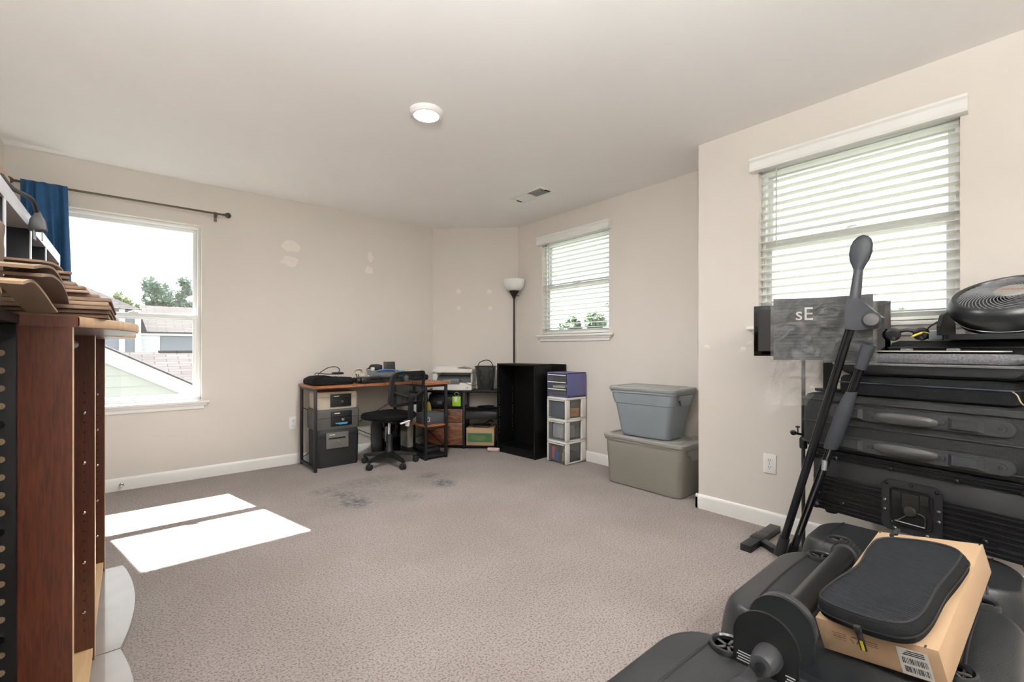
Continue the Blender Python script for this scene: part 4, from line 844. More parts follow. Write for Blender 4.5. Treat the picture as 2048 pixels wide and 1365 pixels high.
po = thing('mesh_pouch', 'black mesh-topped zip pouch lying on the tan carton', 'pouch'); po.matrix_world = TB @ Matrix.Translation((0, 0, BH_ + .0008))
out = [(.023, .008), (-.008, .035), (-.025, .097), (-.030, .158), (-.012, .206), (.048, .226), (.174, .231), (.30, .245), (.365, .242), (.400, .195), (.405, .11), (.385, .05), (.307, .040), (.203, .044), (.11, .020)]
P = smoothpath([(a, -b_, 0) for a, b_ in out], 5, True); cen = sum(P, Vector()) / len(P)
def pl(k, z): return [cen + (q - cen) * k + Vector((0, 0, z)) for q in P]
MB().loft([pl(.93, 0), pl(.99, .010), pl(1.0, .022)]).build('lower_shell', fabM, po)
MB().loft([pl(1.0, .026), pl(.995, .036), pl(.965, .047), pl(.93, .050)], False).build('upper_rim', fabM, po)
def ribM():
    mm_ = bpy.data.materials.new('ribbed_mesh'); mm_.use_nodes = True; t_ = mm_.node_tree; n = t_.nodes; p = n['Principled BSDF']; p.inputs['Roughness'].default_value = .6; p.inputs['Specular IOR Level'].default_value = .25
    tcn = n.new('ShaderNodeTexCoord'); mp = n.new('ShaderNodeMapping'); mp.inputs['Rotation'].default_value = (0, 0, R(20)); wv = n.new('ShaderNodeTexWave'); wv.inputs['Scale'].default_value = 48; wv.inputs['Distortion'].default_value = .3
    r = n.new('ShaderNodeValToRGB'); r.color_ramp.elements[0].color = rgb(6, 6, 7); r.color_ramp.elements[1].color = rgb(40, 43, 47); r.color_ramp.elements[0].position = .35
    t_.links.new(tcn.outputs['Object'], mp.inputs[0]); t_.links.new(mp.outputs[0], wv.inputs[0]); t_.links.new(wv.outputs['Fac'], r.inputs[0]); t_.links.new(r.outputs[0], p.inputs['Base Color'])
    b = n.new('ShaderNodeBump'); b.inputs['Distance'].default_value = .003; b.inputs['Strength'].default_value = .6; t_.links.new(wv.outputs['Fac'], b.inputs['Height']); t_.links.new(b.outputs[0], p.inputs['Normal']); return mm_
MB().loft([pl(.935, .0495), pl(.90, .047), pl(.7, .041), pl(.4, .038), pl(.1, .0375)]).build('mesh_top', ribM(), po, ang=80)
MB().tube([q for q in pl(.94, .051)], .0028, 6, True).build('piping', rubberM, po)
MB().tube([q for q in pl(1.002, .024)], .0030, 6, True).build('zip_teeth', mat('zip_black', (16, 16, 17), .35), po)
zp = MB(); zp.box(-.040, -.028, -.118, -.104, .016, .032, .003); zp.box(-.037, -.034, -.119, -.105, -.028, .018, .001); z_o = zp.build('zip_pull', rubberM, po)
MB().box(-.0385, -.037, -.115, -.109, -.026, -.003).build('yellow_strip', yellowM, z_o)
zp2 = MB(); zp2.box(.388, .402, -.085, -.075, .052, .060, .002, T=None); zp2.box(.40, .435, -.092, -.080, .052, .060, .002); zp2.build('rear_zip_pull', rubberM, po)
MB().tube([(.425 + .012 * math.cos(a), -.062 + .012 * math.sin(a), .004) for a in [2 * math.pi * i / 16 for i in range(16)]], .0012, 5, True).build('split_ring', chromeM, po)

ax0 = Vector((1.14, .420, .372)); ax1 = Vector((2.03, .452, .332)); axd = (ax1 - ax0).normalized()
cr = thing('crank_monopod', 'black tube with twin round plates and a crank handle lying on the moulded case', 'monopod', ax0)
TA = Matrix((( axd.x, 0, 0, 0), (axd.y, 0, 0, 0), (axd.z, 0, 0, 0), (0, 0, 0, 1)))
ez = axd; ex = Vector((0, 0, 1)).cross(ez).normalized() * -1; ey = ez.cross(ex)      # local z runs along the tube, y up, x to the right seen from the camera
if ey.z < 0: ex, ey = -ex, -ey
TA = Matrix(((ex.x, ey.x, ez.x, 0), (ex.y, ey.y, ez.y, 0), (ex.z, ey.z, ez.z, 0), (0, 0, 0, 1)))
def cm(): 
    q = MB(); q.M = TA; return q
tubeM = mat('tube_black', (30, 30, 31), .32, noise_amt=.06)
cm().lathe([(.045, .165), (.040, .18), (.034, .22), (.031, .26), (.031, .80), (0, .80)], 30).build('tube', tubeM, cr)
q = cm()
q.lathe([(.031, .785), (.038, .79), (.040, .80), (.040, .835), (.036, .845), (0, .845)], 30)
for k in range(24):
    a = 2 * math.pi * k / 24; q.box(-.003, .003, -.0015, .0025, .795, .838, T=TR(.040 * math.cos(a), .040 * math.sin(a), 0, 0, 0, math.degrees(a) - 90))
q.build('lock_collar', rubberM, cr)
cm().lathe([(.012, .845), (.016, .85), (.022, .865), (.018, .885), (.008, .892), (0, .892)], 18).build('ball_head', chromeM, cr)
def dplate(r, flat): return [(r * math.cos(R(a)), r * math.sin(R(a))) for a in range(-10, 191, 8)] + [(-r * .98, -flat), (-r * .9, -flat - .012), (r * .9, -flat - .012), (r * .98, -flat)]
cm().prism(dplate(.074, .055), .110, .122).build('rear_plate', blkplM, cr); cm().lathe([(.055, .122), (.072, .130), (.072, .150), (.05, .165)], 36).build('backing_disc', darkM, cr)
fp = cm().prism(dplate(.072, .058), .0, .008).build('front_plate', mat('plate_black', (20, 20, 21), .3, noise_amt=.05), cr)
cm().cyl((.006, .006, .008), (.006, .006, .112), .0105, seg=18).build('axle', chromeM, cr)
for (x0, x1, n_) in ((-.064, -.044, 3), (.012, .062, 4)):
    q = cm()
    for i in range(n_): q.box(x0, x1 - .003 * (i % 2), -.062 + .0065 * i, -.0595 + .0065 * i, -.0006, 0)
    q.build('plate_lettering', whiteInkM, fp)
hb = cm().lathe([(.030, -.0005), (.030, -.02), (.026, -.045), (.022, -.055), (0, -.055)], 24, T=TR(-.010, -.022, 0)).build('crank_hub', darkM, cr)
cm().cyl((-.010, -.022, -.055), (-.010, -.022, -.062), .011, seg=16).build('hub_cap', blkplM, hb)
q = cm(); q.loft([[Vector((x + s * w_, y, z_ + tz)) for s, tz in ((-1, -.006), (1, -.006), (1, .006), (-1, .006))] for x, y, z_, w_ in ((-.012, -.02, -.036, .024), (.004, -.045, -.040, .018), (.02, -.068, -.048, .015), (.035, -.075, -.072, .013), (.05, -.075, -.11, .013))]); q.build('crank_arm', darkM, cr)

# ------------------------------------------------------------------ stack of cases by the right wall (local x towards wall, +y towards the alcove)
K0 = Vector((2.545, .72, 0)); kr = R(-11.2); KM = Euler((0, 0, kr)).to_matrix()
def SK(x, y, z): return K0 + KM @ Vector((x, y, z))
fc = thing('flight_case', 'black flight case with ridged edges and a butterfly latch under the suitcase', 'flight case', SK(0, 0, .281), kr)
FH = .305; FB = .02; FL = .77; FD = .345
caseM = mat('case_laminate', (23, 23, 25), .5, noise_amt=.06, bump=.12, bscale=500); ridgeM = mat('black_extrusion', (20, 20, 22), .34, .4, noise_amt=.05)
MB().box(.006, FD, -FL, 0, FB, FH, .004).build('case_body', caseM, fc)
def ridged(z0, z1, n): 
    q = MB(); hh = (z1 - z0) / n
    for i in range(n): q.box(-.001 - .0025 * (i % 2), .012, -FL + .004, -.004, z0 + hh * i, z0 + hh * (i + 1), .0018, 1)
    return q
ridged(FH - .038, FH, 5).build('top_extrusion', ridgeM, fc); ridged(FB + .045, FB + .165, 11).build('seam_extrusion', ridgeM, fc); ridged(FB, FB + .036, 4).build('bottom_extrusion', ridgeM, fc)
for y in (-.10, -.31, -.52, -.70): MB().lathe([(.010, 0), (.010, .003), (.006, .007), (0, .008)], 12, T=TR(-.0034, y, FH - .030, 0, -90, 0)).build('rivet', ridgeM, fc)
for y in (-.13, -.60): MB().lathe([(.010, 0), (.010, .003), (.006, .007), (0, .008)], 12, T=TR(-.0034, y, FB + .05, 0, -90, 0)).build('rivet', ridgeM, fc)
lt = MB().prism(rrect(.20, .215, .03, 6), 0, .006, TR(-.0035, -.383, .125, 0, -90, 0) @ Euler((0, 0, R(90))).to_matrix().to_4x4()).build('latch_dish', blkplM, fc)
ld = MB(); ld.prism(rrect(.135, .150, .014, 5), 0, .001, TR(-.0095, -.383, .125, 0, -90, 0) @ Euler((0, 0, R(90))).to_matrix().to_4x4()); ld.build('dish_recess', mat('dish_dark', (10, 10, 11), .35), lt)
MB().tube([(-.0115, -.383 + x, .125 + y) for x, y in rrect(.135, .150, .016, 5)], .0035, 6, True).build('dish_lip', ridgeM, lt)
w2 = MB(); w2.box(-.014, -.0105, -.41, -.355, .10, .185, .003); w2.box(-.013, -.0105, -.44, -.415, .15, .19, .002); w2.box(-.013, -.0105, -.352, -.325, .15, .19, .002); w2.build('latch_plate', mat('latch_bronze', (44, 42, 40), .3, .6), lt)
MB().lathe([(.020, 0), (.022, .005), (.018, .012), (.006, .013), (0, .013)], 20, T=TR(-.014, -.383, .115, 0, -90, 0)).build('turn_knob', mat('knob_bronze', (66, 64, 60), .3, .6), lt)
MB().tube(smoothpath([(-.013, -.43, .065), (-.014, -.43, .10), (-.013, -.415, .112), (-.013, -.385, .112)], 5) + smoothpath([(-.013, -.365, .09), (-.013, -.345, .07), (-.012, -.335, .062), (-.012, -.43, .062)], 4), .0025, 6).build('wire_bail', steelM, lt)
for (y, z_) in ((-.30, .215), (-.383, .222), (-.466, .215), (-.295, .14), (-.295, .10), (-.471, .14), (-.471, .10), (-.33, .030), (-.436, .030)): MB().lathe([(.0075, 0), (.007, .003), (.004, .006), (0, .0065)], 10, T=TR(-.0095, y, z_, 0, -90, 0)).build('rivet', steelM if z_ < .2 else ridgeM, lt)
for y in (-.012, -FL + .012):
    for z_ in (FB + .014, FH - .026): MB().lathe([(0, -.022), (.014, -.016), (.021, -.004), (.021, .006), (.014, .018), (0, .022)], 16, T=TR(.01, y, z_)).build('corner_ball', blkplM, fc)
cp_ = MB(); cp_.box(-.0045, .004, -.05, -.006, FB + .05, FB + .15, .002); cc_ = cp_.build('corner_plate', ridgeM, fc)
for z_ in (FB + .075, FB + .125): MB().lathe([(.008, 0), (.006, .004), (0, .005)], 10, T=TR(-.0045, -.028, z_, 0, -90, 0)).build('screw', steelM, cc_)
for x in (.05, FD - .05):
    for y in (-.06, -FL + .06): MB().lathe([(.024, 0), (.026, .006), (.026, FB), (0, FB)], 18, T=TR(x, y, 0)).build('rubber_foot', rubberM, fc)

su = thing('suitcase', 'black soft suitcase lying flat with two moulded grab rails facing the room', 'suitcase', SK(0, 0, .5865), kr); UH_ = .265; ballM = mat('ballistic_nylon', (19, 20, 22), .75, noise_amt=.15, nscale=80, bump=.3, bscale=350)
def sl(z, g): return [Vector((x, y, z)) for x, y in rrect(.345 + g, .84 + g, .055, 6, .173, -.36)]
MB().loft([sl(0, -.05), sl(.006, -.02), sl(.03, 0), sl(.125, .004), sl(.235, 0), sl(.259, -.02), sl(UH_, -.05)]).build('shell', ballM, su)
for z_ in (.028, .132, .238): MB().tube([(x, y, z_) for x, y in rrect(.352, .847, .056, 6, .173, -.36)], .004, 6, True).build('piping', rubberM, su)
railM = mat('grab_rail', (46, 47, 49), .42, noise_amt=.08, bump=.06, bscale=200)
for zc, s in ((.192, 1), (.052, -1)):
    q = MB(); q.prism(rrect(.61, .060, .0295, 6), 0, .010, TR(-.0025, -.375, zc, 0, -90, 0) @ Euler((0, 0, R(90))).to_matrix().to_4x4()); rl_ = q.build('grab_rail', railM, su)
    for y0, y1 in ((-.60, -.50), (-.215, -.115)): 
        MB().loft([[Vector((x, y, zc + z_)) for y, z_ in ((y0, -.024), (y1, -.024), (y1, .024), (y0, .024))] if k == 0 else [Vector((x, y, zc + z_)) for y, z_ in ((y0 + .014, -.018), (y1 - .014, -.018), (y1 - .014, .018), (y0 + .014, .018))] for k, x in enumerate((-.0125, -.028))]).build('skid_block', railM, rl_)
    q = MB(); n = 14; lo_ = []
    for i in range(n + 1):
        f = i / n; y = -.475 + .225 * f; e = math.sin(math.pi * f) ** .5; lo_.append([Vector((-.012 - .030 * e * a, y, zc - s * .004 + s * b_ * .024 * (.25 + .75 * e))) for a, b_ in ((0, -1), (.7, -.9), (1, -.2), (1, .4), (.7, .95), (0, 1))])
    q.loft(lo_); q.build('carry_grip', mat('grip_rubber', (55, 54, 53), .5, noise_amt=.1), rl_)
    for y in (-.645, -.478, -.24): 
        sc_ = MB().lathe([(.014, 0), (.013, .003), (.008, .0035), (.007, .001), (0, .001)], 16, T=TR(-.0126, y, zc, 0, -90, 0)).build('screw_boss', railM, rl_); MB().cyl((-.0138, y, zc), (-.0146, y, zc), .005, seg=6).build('hex_socket', inkM, sc_)

lbag = thing('padded_laptop_case', 'black padded zip case lying on the suitcase under the silver tray', 'case', SK(.022, 0, .8525), kr)
def ll2(z, g, dx=0): return [Vector((x + dx, y, z)) for x, y in rrect(.175 + g, .575 + g, .03, 6, .09, -.385)]
MB().loft([ll2(0, -.03), ll2(.01, -.004), ll2(.05, 0), ll2(.083, -.006), ll2(.093, -.02), ll2(.096, -.06)]).build('case_shell', fabM, lbag); MB().tube([tuple(v_) for v_ in ll2(.062, .003)], .003, 6, True).build('zip', mat('zip_navy', (36, 46, 56), .35), lbag)
MB().tube(smoothpath([(.0, -.665, .06), (-.015, -.68, .05), (-.02, -.69, .025), (-.012, -.70, .012)], 5), .0022, 6).build('zip_cord', mat('cord_tan', (170, 156, 120), .6), lbag)
tr = thing('laptop_tray', 'silver rimmed dark tray resting on the black padded case', 'tray', SK(.0, 0, .9495), kr)
def tl2(z, x0, x1, y0, y1, r=.02): return [Vector((x, y, z)) for x, y in rrect(x1 - x0, y1 - y0, r, 5, (x0 + x1) / 2, (y0 + y1) / 2)]
MB().loft([tl2(0, .04, .20, -.66, -.14), tl2(.012, .02, .205, -.69, -.12), tl2(.045, .006, .208, -.715, -.095), tl2(.048, .006, .208, -.715, -.095)]).build('tray_body', mat('tray_grey', (56, 58, 61), .35, .3, noise_amt=.04), tr)
MB().loft([tl2(.0482, -.006, .209, -.74, -.085), tl2(.055, -.008, .209, -.742, -.083), tl2(.0575, -.004, .207, -.738, -.087)]).build('tray_rim', silverM, tr)
tk = MB()
for i in range(11): tk.box(-.0087, -.0078, -.20 - .03 * i, -.2005 - .03 * i, .0490, .0545)
tk.build('ruler_ticks', paperM, tr)
fs = MB(); pts_ = rrect(.185, .545, .03, 6, .103, -.415)
fs.loft([[Vector((.103 + (x - .103) * k, -.415 + (y + .415) * k, z_ + .004 * noise.noise(Vector((x * 20, y * 20, z_ * 30))))) for x, y in pts_] for z_, k in ((.0035, .92), (.012, .97), (.022, 1.0), (.031, .985), (.040, .9), (.043, .6), (.043, .2))])
o = fs.build('felt_sleeve', felt, None, SK(0, 0, 1.0075)); o.rotation_euler = (0, 0, kr); tag(o, 'fuzzy grey felt sleeve on the silver rimmed tray', 'sleeve')
sh = thing('clear_sheet', 'thin pale glass sheet with two bumpers on the felt sleeve', 'sheet', SK(0, 0, 1.0575), kr)
MB().loft([[Vector((x, y, z_)) for x, y in rrect(.17, .40, .04, 6, .105, -.435)] for z_ in (0, .004)]).build('sheet', mat('pale_sheet', (224, 222, 212), .25), sh)
for y in (-.34, -.49): MB().box(.06, .09, y - .018, y + .018, .0042, .014, .004).build('bumper', mat('bumper_grey', (110, 112, 112), .5), sh)
bb = thing('gear_bag', 'long black padded gear bag behind the felt sleeve carrying the fan', 'bag', SK(.213, 0, .8525), kr)
def gl_(z, g): return [Vector((x, y, z)) for x, y in rrect(.138 + g, .62 + g, .045, 6, .07, -.52)]
MB().loft([gl_(0, -.03), gl_(.02, 0), gl_(.215, 0), gl_(.245, -.02), gl_(.254, -.06)]).build('bag_shell', fabM, bb); MB().tube([tuple(v_) for v_ in gl_(.222, .002)], .004, 6, True).build('zip', rubberM, bb)

# fan, axis tilted towards the room
fn = thing('desk_fan', 'round black table fan with a spiral grille tilted up on the gear bag', 'fan', SK(.272, -.615, 1.1075), kr)
FZ = .155; TF = TR(0, 0, FZ, 0, -27, 0)
def fm(): 
    q = MB(); q.M = TF; return q
fanM = mat('fan_black', (24, 26, 30), .3, noise_amt=.05)
fm().lathe([(.158, .030), (.165, .040), (.178, .040), (.192, .026), (.198, .002), (.192, -.025), (.172, -.055), (.168, -.072), (.14, -.085), (.09, -.088)], 64).build('shroud', fanM, fn)
fm().lathe([(.1725, -.0545), (.1745, -.0565), (.1725, -.0585)], 64).build('shroud_line', silverM, fn)
q = fm(); NW = 44
for k in range(NW):
    a0 = 2 * math.pi * k / NW; pts_ = []
    for i in range(9):
        f = i / 8; r_ = .050 + .116 * f; a = a0 + 1.15 * f ** 1.3; pts_.append((r_ * math.cos(a), r_ * math.sin(a), .044 - .012 * f * f))
    q.tube(pts_, .0016, 5)
q.build('grille', mat('grille_lit_grey', (128, 130, 134), .3), fn)  # wires coloured lighter than the fan for the light they catch
cap = fm().lathe([(.054, .036), (.055, .044), (.048, .050), (0, .052)], 36).build('hub_badge', mat('badge_grey', (150, 152, 146), .35, .3), fn)
text('Honeywell', .019, redM, cap, TF @ TR(0, 0, .0526, 0, 0, -98), .0004)
bl = fm()
for k in range(5):
    a = 2 * math.pi * k / 5; bl.grid(lambda u, v_: Vector((math.cos(a + .55 * (u - .5)) * (.04 + .105 * v_), math.sin(a + .55 * (u - .5)) * (.04 + .105 * v_), -.02 + .028 * (u - .5))), 6, 6, (0, 0, .002))
bl.lathe([(.045, -.05), (.045, .02), (.03, .03), (0, .03)], 24); bl.build('fan_blades', navyM, fn)
q = fm()
for r_ in (.06, .10, .135): q.tube([(r_ * math.cos(a), r_ * math.sin(a), -.083) for a in [2 * math.pi * i / 40 for i in range(40)]], .002, 5, True)
for k in range(20): q.cyl((.04 * math.cos(k * math.pi / 10), .04 * math.sin(k * math.pi / 10), -.085), (.14 * math.cos(k * math.pi / 10), .14 * math.sin(k * math.pi / 10), -.083), .0018, seg=5)
q.lathe([(.045, -.09), (.045, -.07), (0, -.07)], 20); q.build('rear_grille', fanM, fn)
q = MB(); q.prism(rrect(.26, .38, .06, 6), 0, .022); q.build('foot', fanM, fn)
for s in (-1, 1):
    q = MB(); q.prism([(-.085, 0), (-.088, .04), (-.06, .085), (-.015, .105), (.04, .10), (.075, .05), (.08, 0)], 0, .014, Matrix(((1, 0, 0, 0), (0, 0, 1, s * .204 - .007), (0, 1, 0, .02), (0, 0, 0, 1)))); br_ = q.build('yoke_arm', fanM, fn)
    MB().lathe([(.010, 0), (.010, .004), (.006, .005), (0, .005)], 14, T=TR(-.012, s * .211, .095, -90 * s, 0, 0)).build('pivot_cap', darkM, br_)
MB().box(-.132, -.1305, -.10, -.055, .004, .018).build('rating_label', paperM, fn)
tag(MB().tube(smoothpath([tuple(SK(*c_)) for c_ in ((.335, -.395, 1.205), (.32, -.39, 1.215), (.30, -.385, 1.20), (.285, -.345, 1.165), (.30, -.335, 1.13), (.31, -.34, 1.114))], 7), .0035, 8).build('fan_cord', wireM), 'black cord curling behind the fan', 'cord')
yc_ = MB(); yc_.tube(smoothpath([tuple(SK(*c_)) for c_ in ((.275, -.36, 1.135), (.265, -.335, 1.145), (.255, -.31, 1.135), (.25, -.295, 1.125))], 6), .002, 8); yc_.cyl(SK(.262, -.33, 1.143), SK(.252, -.30, 1.128), .005, seg=10); tag(yc_.build('yellow_plug', yellowM), 'yellow audio plug on the gear bag beside the grey adapter', 'plug')
q = MB(); q.box(-.02, .02, -.024, .024, 0, .036, .004); q.box(-.018, .018, -.022, .022, .036, .040, .001); o = q.build('grey_adapter', mat('adapter_grey', (104, 110, 116), .4), None, SK(.285, -.375 + .0, 1.108)); o.rotation_euler = (0, 0, kr); tag(o, 'small grey adapter box next to the fan on the gear bag', 'adapter')
q = MB(); q.tube([(0, .05 * math.cos(a), .004 + .045 * math.sin(a)) for a in [math.pi * i / 12 for i in range(13)]], [.012 - .004 * math.sin(math.pi * i / 12) for i in range(13)], 10); q.lathe([(.022, -.012), (.03, -.004), (.03, .008), (.02, .014), (0, .014)], 18, T=TR(0, -.05, .03, 0, 75, 0)); q.lathe([(.022, -.012), (.03, -.004), (.03, .008), (.02, .014), (0, .014)], 18, T=TR(0, .05, .03, 0, 75, 0)); o = q.build('headphones', blkplM, None, SK(.275, -.27, 1.1075)); o.rotation_euler = (0, 0, kr + R(15)); tag(o, 'black headphones lying on the left end of the gear bag', 'headphones')

# ------------------------------------------------------------------ monitor, wrapped reflection filter and its stand
mdir = Vector((.17, -.55, 0)).normalized(); mo = thing('monitor', 'glossy black wide monitor standing behind the wrapped panel before the window', 'monitor', (2.735, .70, .8525), math.atan2(mdir.y, mdir.x))
mlx0 = (Vector((2.645, 1.03, 0)) - Vector((2.735, .70, 0))).dot(mdir); mlx1 = mlx0 + .585
MB().box(mlx0, mlx1, .0, .032, .178, .452, .006).build('back_shell', blkplM, mo); MB().box(mlx0, mlx1, -.006, .0, .178, .452, .003).build('bezel', blkglossM, mo)
MB().box(mlx0 + .022, mlx1 - .022, -.0068, -.006, .205, .43).build('screen', mat('screen_glass', (12, 13, 16), .04, noise_amt=0), mo)
MB().box(-.025, .035, .032, .05, .006, .30, .004).build('neck', blkplM, mo); MB().prism(rrect(.13, .12, .03, 5, .005, .03), 0, .008).build('foot', blkplM, mo)

A_, B_ = Vector((2.345, .825, 0)), Vector((2.455, .468, 0)); fdir = (B_ - A_).normalized(); FWd = (B_ - A_).length
rf = thing('reflection_filter', 'dark curved acoustic panel wrapped in clear plastic with a white emblem', 'acoustic panel', (A_.x, A_.y, 1.016), math.atan2(fdir.y, fdir.x)); PHt = .292
MB().grid(lambda u, v_: Vector((FWd * u, .05 * math.sin(math.pi * u), PHt * v_)), 40, 4, (0, -.016, 0)).build('panel', mat('panel_foam', (64, 66, 68), .7, noise_amt=.1, nscale=30), rf)
q = MB()
for k in range(18): 
    z_ = .012 + k * .0155; q.tube([(FWd * i / 24, .05 * math.sin(math.pi * i / 24) - .001, z_) for i in range(25)], .0022, 4)
q.build('foam_ribs', mat('rib_dark', (48, 50, 52), .7), rf)
text('sE', .085, mat('emblem_white', (226, 226, 222), .4), rf, Matrix.Translation((FWd * .33, .030, .215)) @ Euler((R(90), 0, R(14))).to_matrix().to_4x4(), .003, 'emblem')
def bagM():
    mm_ = bpy.data.materials.new('clear_film'); mm_.use_nodes = True; t_ = mm_.node_tree; n = t_.nodes; n.clear(); o_ = n.new('ShaderNodeOutputMaterial')
    tr_ = n.new('ShaderNodeBsdfTransparent'); df = n.new('ShaderNodeBsdfDiffuse'); gl2 = n.new('ShaderNodeBsdfGlossy'); tl_ = n.new('ShaderNodeBsdfTranslucent'); m1 = n.new('ShaderNodeMixShader'); m2 = n.new('ShaderNodeMixShader'); m3 = n.new('ShaderNodeMixShader')
    df.inputs[0].default_value = rgb(225, 226, 226); tl_.inputs[0].default_value = rgb(225, 226, 226); gl2.inputs['Roughness'].default_value = .22; tcn = n.new('ShaderNodeTexCoord'); no = n.new('ShaderNodeTexNoise'); no.inputs['Scale'].default_value = 14; no.inputs['Detail'].default_value = 6; no.inputs['Distortion'].default_value = 1.5
    mr = n.new('ShaderNodeMapRange'); mr.inputs['From Min'].default_value = .35; mr.inputs['From Max'].default_value = .7; mr.inputs['To Min'].default_value = .09; mr.inputs['To Max'].default_value = .36
    bp = n.new('ShaderNodeBump'); bp.inputs['Strength'].default_value = 1; bp.inputs['Distance'].default_value = .03
    L = t_.links; L.new(tcn.outputs['Object'], no.inputs[0]); L.new(no.outputs['Fac'], mr.inputs[0]); L.new(no.outputs['Fac'], bp.inputs['Height']); L.new(bp.outputs[0], df.inputs['Normal']); L.new(bp.outputs[0], gl2.inputs['Normal'])
    m3.inputs[0].default_value = .5; L.new(df.outputs[0], m3.inputs[1]); L.new(tl_.outputs[0], m3.inputs[2]); m2.inputs[0].default_value = .25; L.new(m3.outputs[0], m2.inputs[1]); L.new(gl2.outputs[0], m2.inputs[2]); L.new(mr.outputs[0], m1.inputs[0]); L.new(tr_.outputs[0], m1.inputs[1]); L.new(m2.outputs[0], m1.inputs[2]); L.new(m1.outputs[0], o_.inputs[0]); return mm_
filmM = bagM()
def film(u, v_):
    low = max(0, .34 - v_) / .34; x = -.012 + (FWd + .024) * u
    if low > 0: x = x * (1 - .0 * low) - .025 * low * (1 - u) if u < .42 else x
    wr = .010 * noise.noise(Vector((u * 9, v_ * 11, 2))) + .018 * low * noise.noise(Vector((u * 14, v_ * 9, 7)))
    z = -.215 + .53 * v_ if u < .40 else (-.215 + .205 * min(1, (u - .40) / .12)) + (.53 - .205 * min(1, (u - .40) / .12)) * v_
    return Vector((x, .05 * math.sin(math.pi * max(0, min(1, u))) - .020 + wr, z + .006 * noise.noise(Vector((u * 12, 5, v_ * 3)))))
MB().grid(film, 70, 60).build('plastic_bag', filmM, rf, ang=180)
MB().grid(lambda u, v_: Vector((-.012 + (FWd + .024) * u, .05 * math.sin(math.pi * u) + .028 + .006 * noise.noise(Vector((u * 8, v_ * 8, 1))), -.01 + .325 * v_)), 40, 24).build('plastic_back', filmM, rf, ang=180)
ms = thing('mic_stand', 'slim black microphone stand holding the wrapped acoustic panel', 'stand', (2.68, .80, 0))
MB().lathe([(.092, 0), (.092, .012), (.08, .018), (.015, .026), (0, .026)], 32).build('base', blackM, ms); MB().cyl((0, 0, .024), (0, 0, 1.04), .009, seg=14).build('shaft', blackM, ms)
MB().lathe([(.016, .55), (.018, .56), (.018, .60), (.012, .61)], 16).build('clutch', blkplM, ms)
q = MB(); q.cyl((0, 0, .62), (-.035, .03, .63), .006, seg=10); q.lathe([(.012, -.008), (.016, 0), (.012, .008), (0, .008)], 8, T=TR(-.04, .034, .632, 0, 60, 0)); q.cyl((-.02, .02, .628), (-.02, .02, .66), .004, seg=8); q.lathe([(.010, 0), (.012, .006), (0, .01)], 8, T=TR(-.02, .02, .658)); q.build('clamp_knob', blkplM, ms)
e_ = A_ + fdir * FWd * .5 + Vector((-fdir.y, fdir.x, 0)) * .098 - Vector((2.68, .80, 0)); MB().tube([(0, 0, 1.03), (0, 0, 1.06), (e_.x * .5, e_.y * .5, 1.09), (e_.x, e_.y, 1.10)], .008, 8).build('boom_arm', blackM, ms)

# ------------------------------------------------------------------ leaning twin pole stand
L0 = Vector((2.52, .86, 0)); ls = thing('folding_stand', 'black twin pole folding stand with an oval grip leaning by the case stack', 'stand', L0)
def lm(): 
    q = MB(); q.M = Matrix.Translation(-L0); return q
poleM = mat('pole_gloss', (26, 26, 29), .16, .3, noise_amt=.03); greyM = mat('joint_grey', (54, 57, 62), .42, noise_amt=.06)
lm().box(2.47, 2.885, .977, 1.032, 0, .036, .002).build('foot_bar', blkplM, ls); lm().box(2.60, 2.70, .974, 1.035, 0, .039, .002).build('bar_sleeve', blkplM, ls)
q = lm(); q.box(0, .12, -.022, .022, .004, .032, .002, T=Matrix.Translation((2.63, .985, 0)) @ Euler((0, 0, math.atan2(-.10, -.07))).to_matrix().to_4x4()); q.build('cross_bar', blkplM, ls)
p1a, p1b = Vector((2.498, .852, .03)), Vector((2.40, .535, 1.165)); p2a, p2b = Vector((2.546, .813, .03)), Vector((2.40, .471, 1.09))
lm().cyl(p1a, p1a + (p1b - p1a) * .085, .025, .023, seg=20).build('socket', blkplM, ls); lm().cyl(p2a, p2a + (p2b - p2a) * .05, .022, .021, seg=20).build('socket', blkplM, ls)
lm().cyl(p1a + (p1b - p1a) * .08, p1b, .0175, seg=24).build('pole', poleM, ls); lm().cyl(p2a + (p2b - p2a) * .04, p2b, .0165, seg=24).build('pole', poleM, ls)
a, b_ = p2a + (p2b - p2a) * .545, p2a + (p2b - p2a) * .80; lm().loft([[c_ + v_ for v_ in [Vector((r_ * math.cos(k * math.pi / 8), r_ * math.sin(k * math.pi / 8) * 1.15, 0)) for k in range(16)]] for c_, r_ in ((a, .024), (a.lerp(b_, .1), .027), (a.lerp(b_, .7), .027), (a.lerp(b_, .92), .021), (b_, .019))]).build('sleeve', greyM, ls)
a = p2a + (p2b - p2a) * .90; lm().cyl(a, p2b, .022, .026, seg=20).build('collar', greyM, ls)
q = lm(); q.loft([[Vector((2.40 + dx, y, z_)) for dx in (-.028, .028) for y, z_ in (yz if dx < 0 else yz[::-1])] for yz in ([(.545, 1.155), (.505, 1.148)], [(.552, 1.20), (.435, 1.155)], [(.548, 1.25), (.425, 1.20)], [(.542, 1.29), (.50, 1.285)])]); q.build('clamp_block', greyM, ls)
kd = Vector((-.98, -.15, .1)).normalized(); kT = Matrix.Translation((2.372, .458, 1.19)) @ kd.to_track_quat('Z', 'Y').to_matrix().to_4x4()
q = lm(); q.lathe([(.030, 0), (.034, .004), (.034, .014), (.026, .022), (0, .024)], 28, T=kT); kn = q.build('clamp_knob', darkM, ls)
g0, g1 = Vector((2.40, .522, 1.27)), Vector((2.40, .508, 1.41)); lm().cyl(g0, g1, .022, .017, seg=18).build('grip_neck', greyM, ls)
gd = Vector((0, -.014, .14)).normalized(); lo_ = []
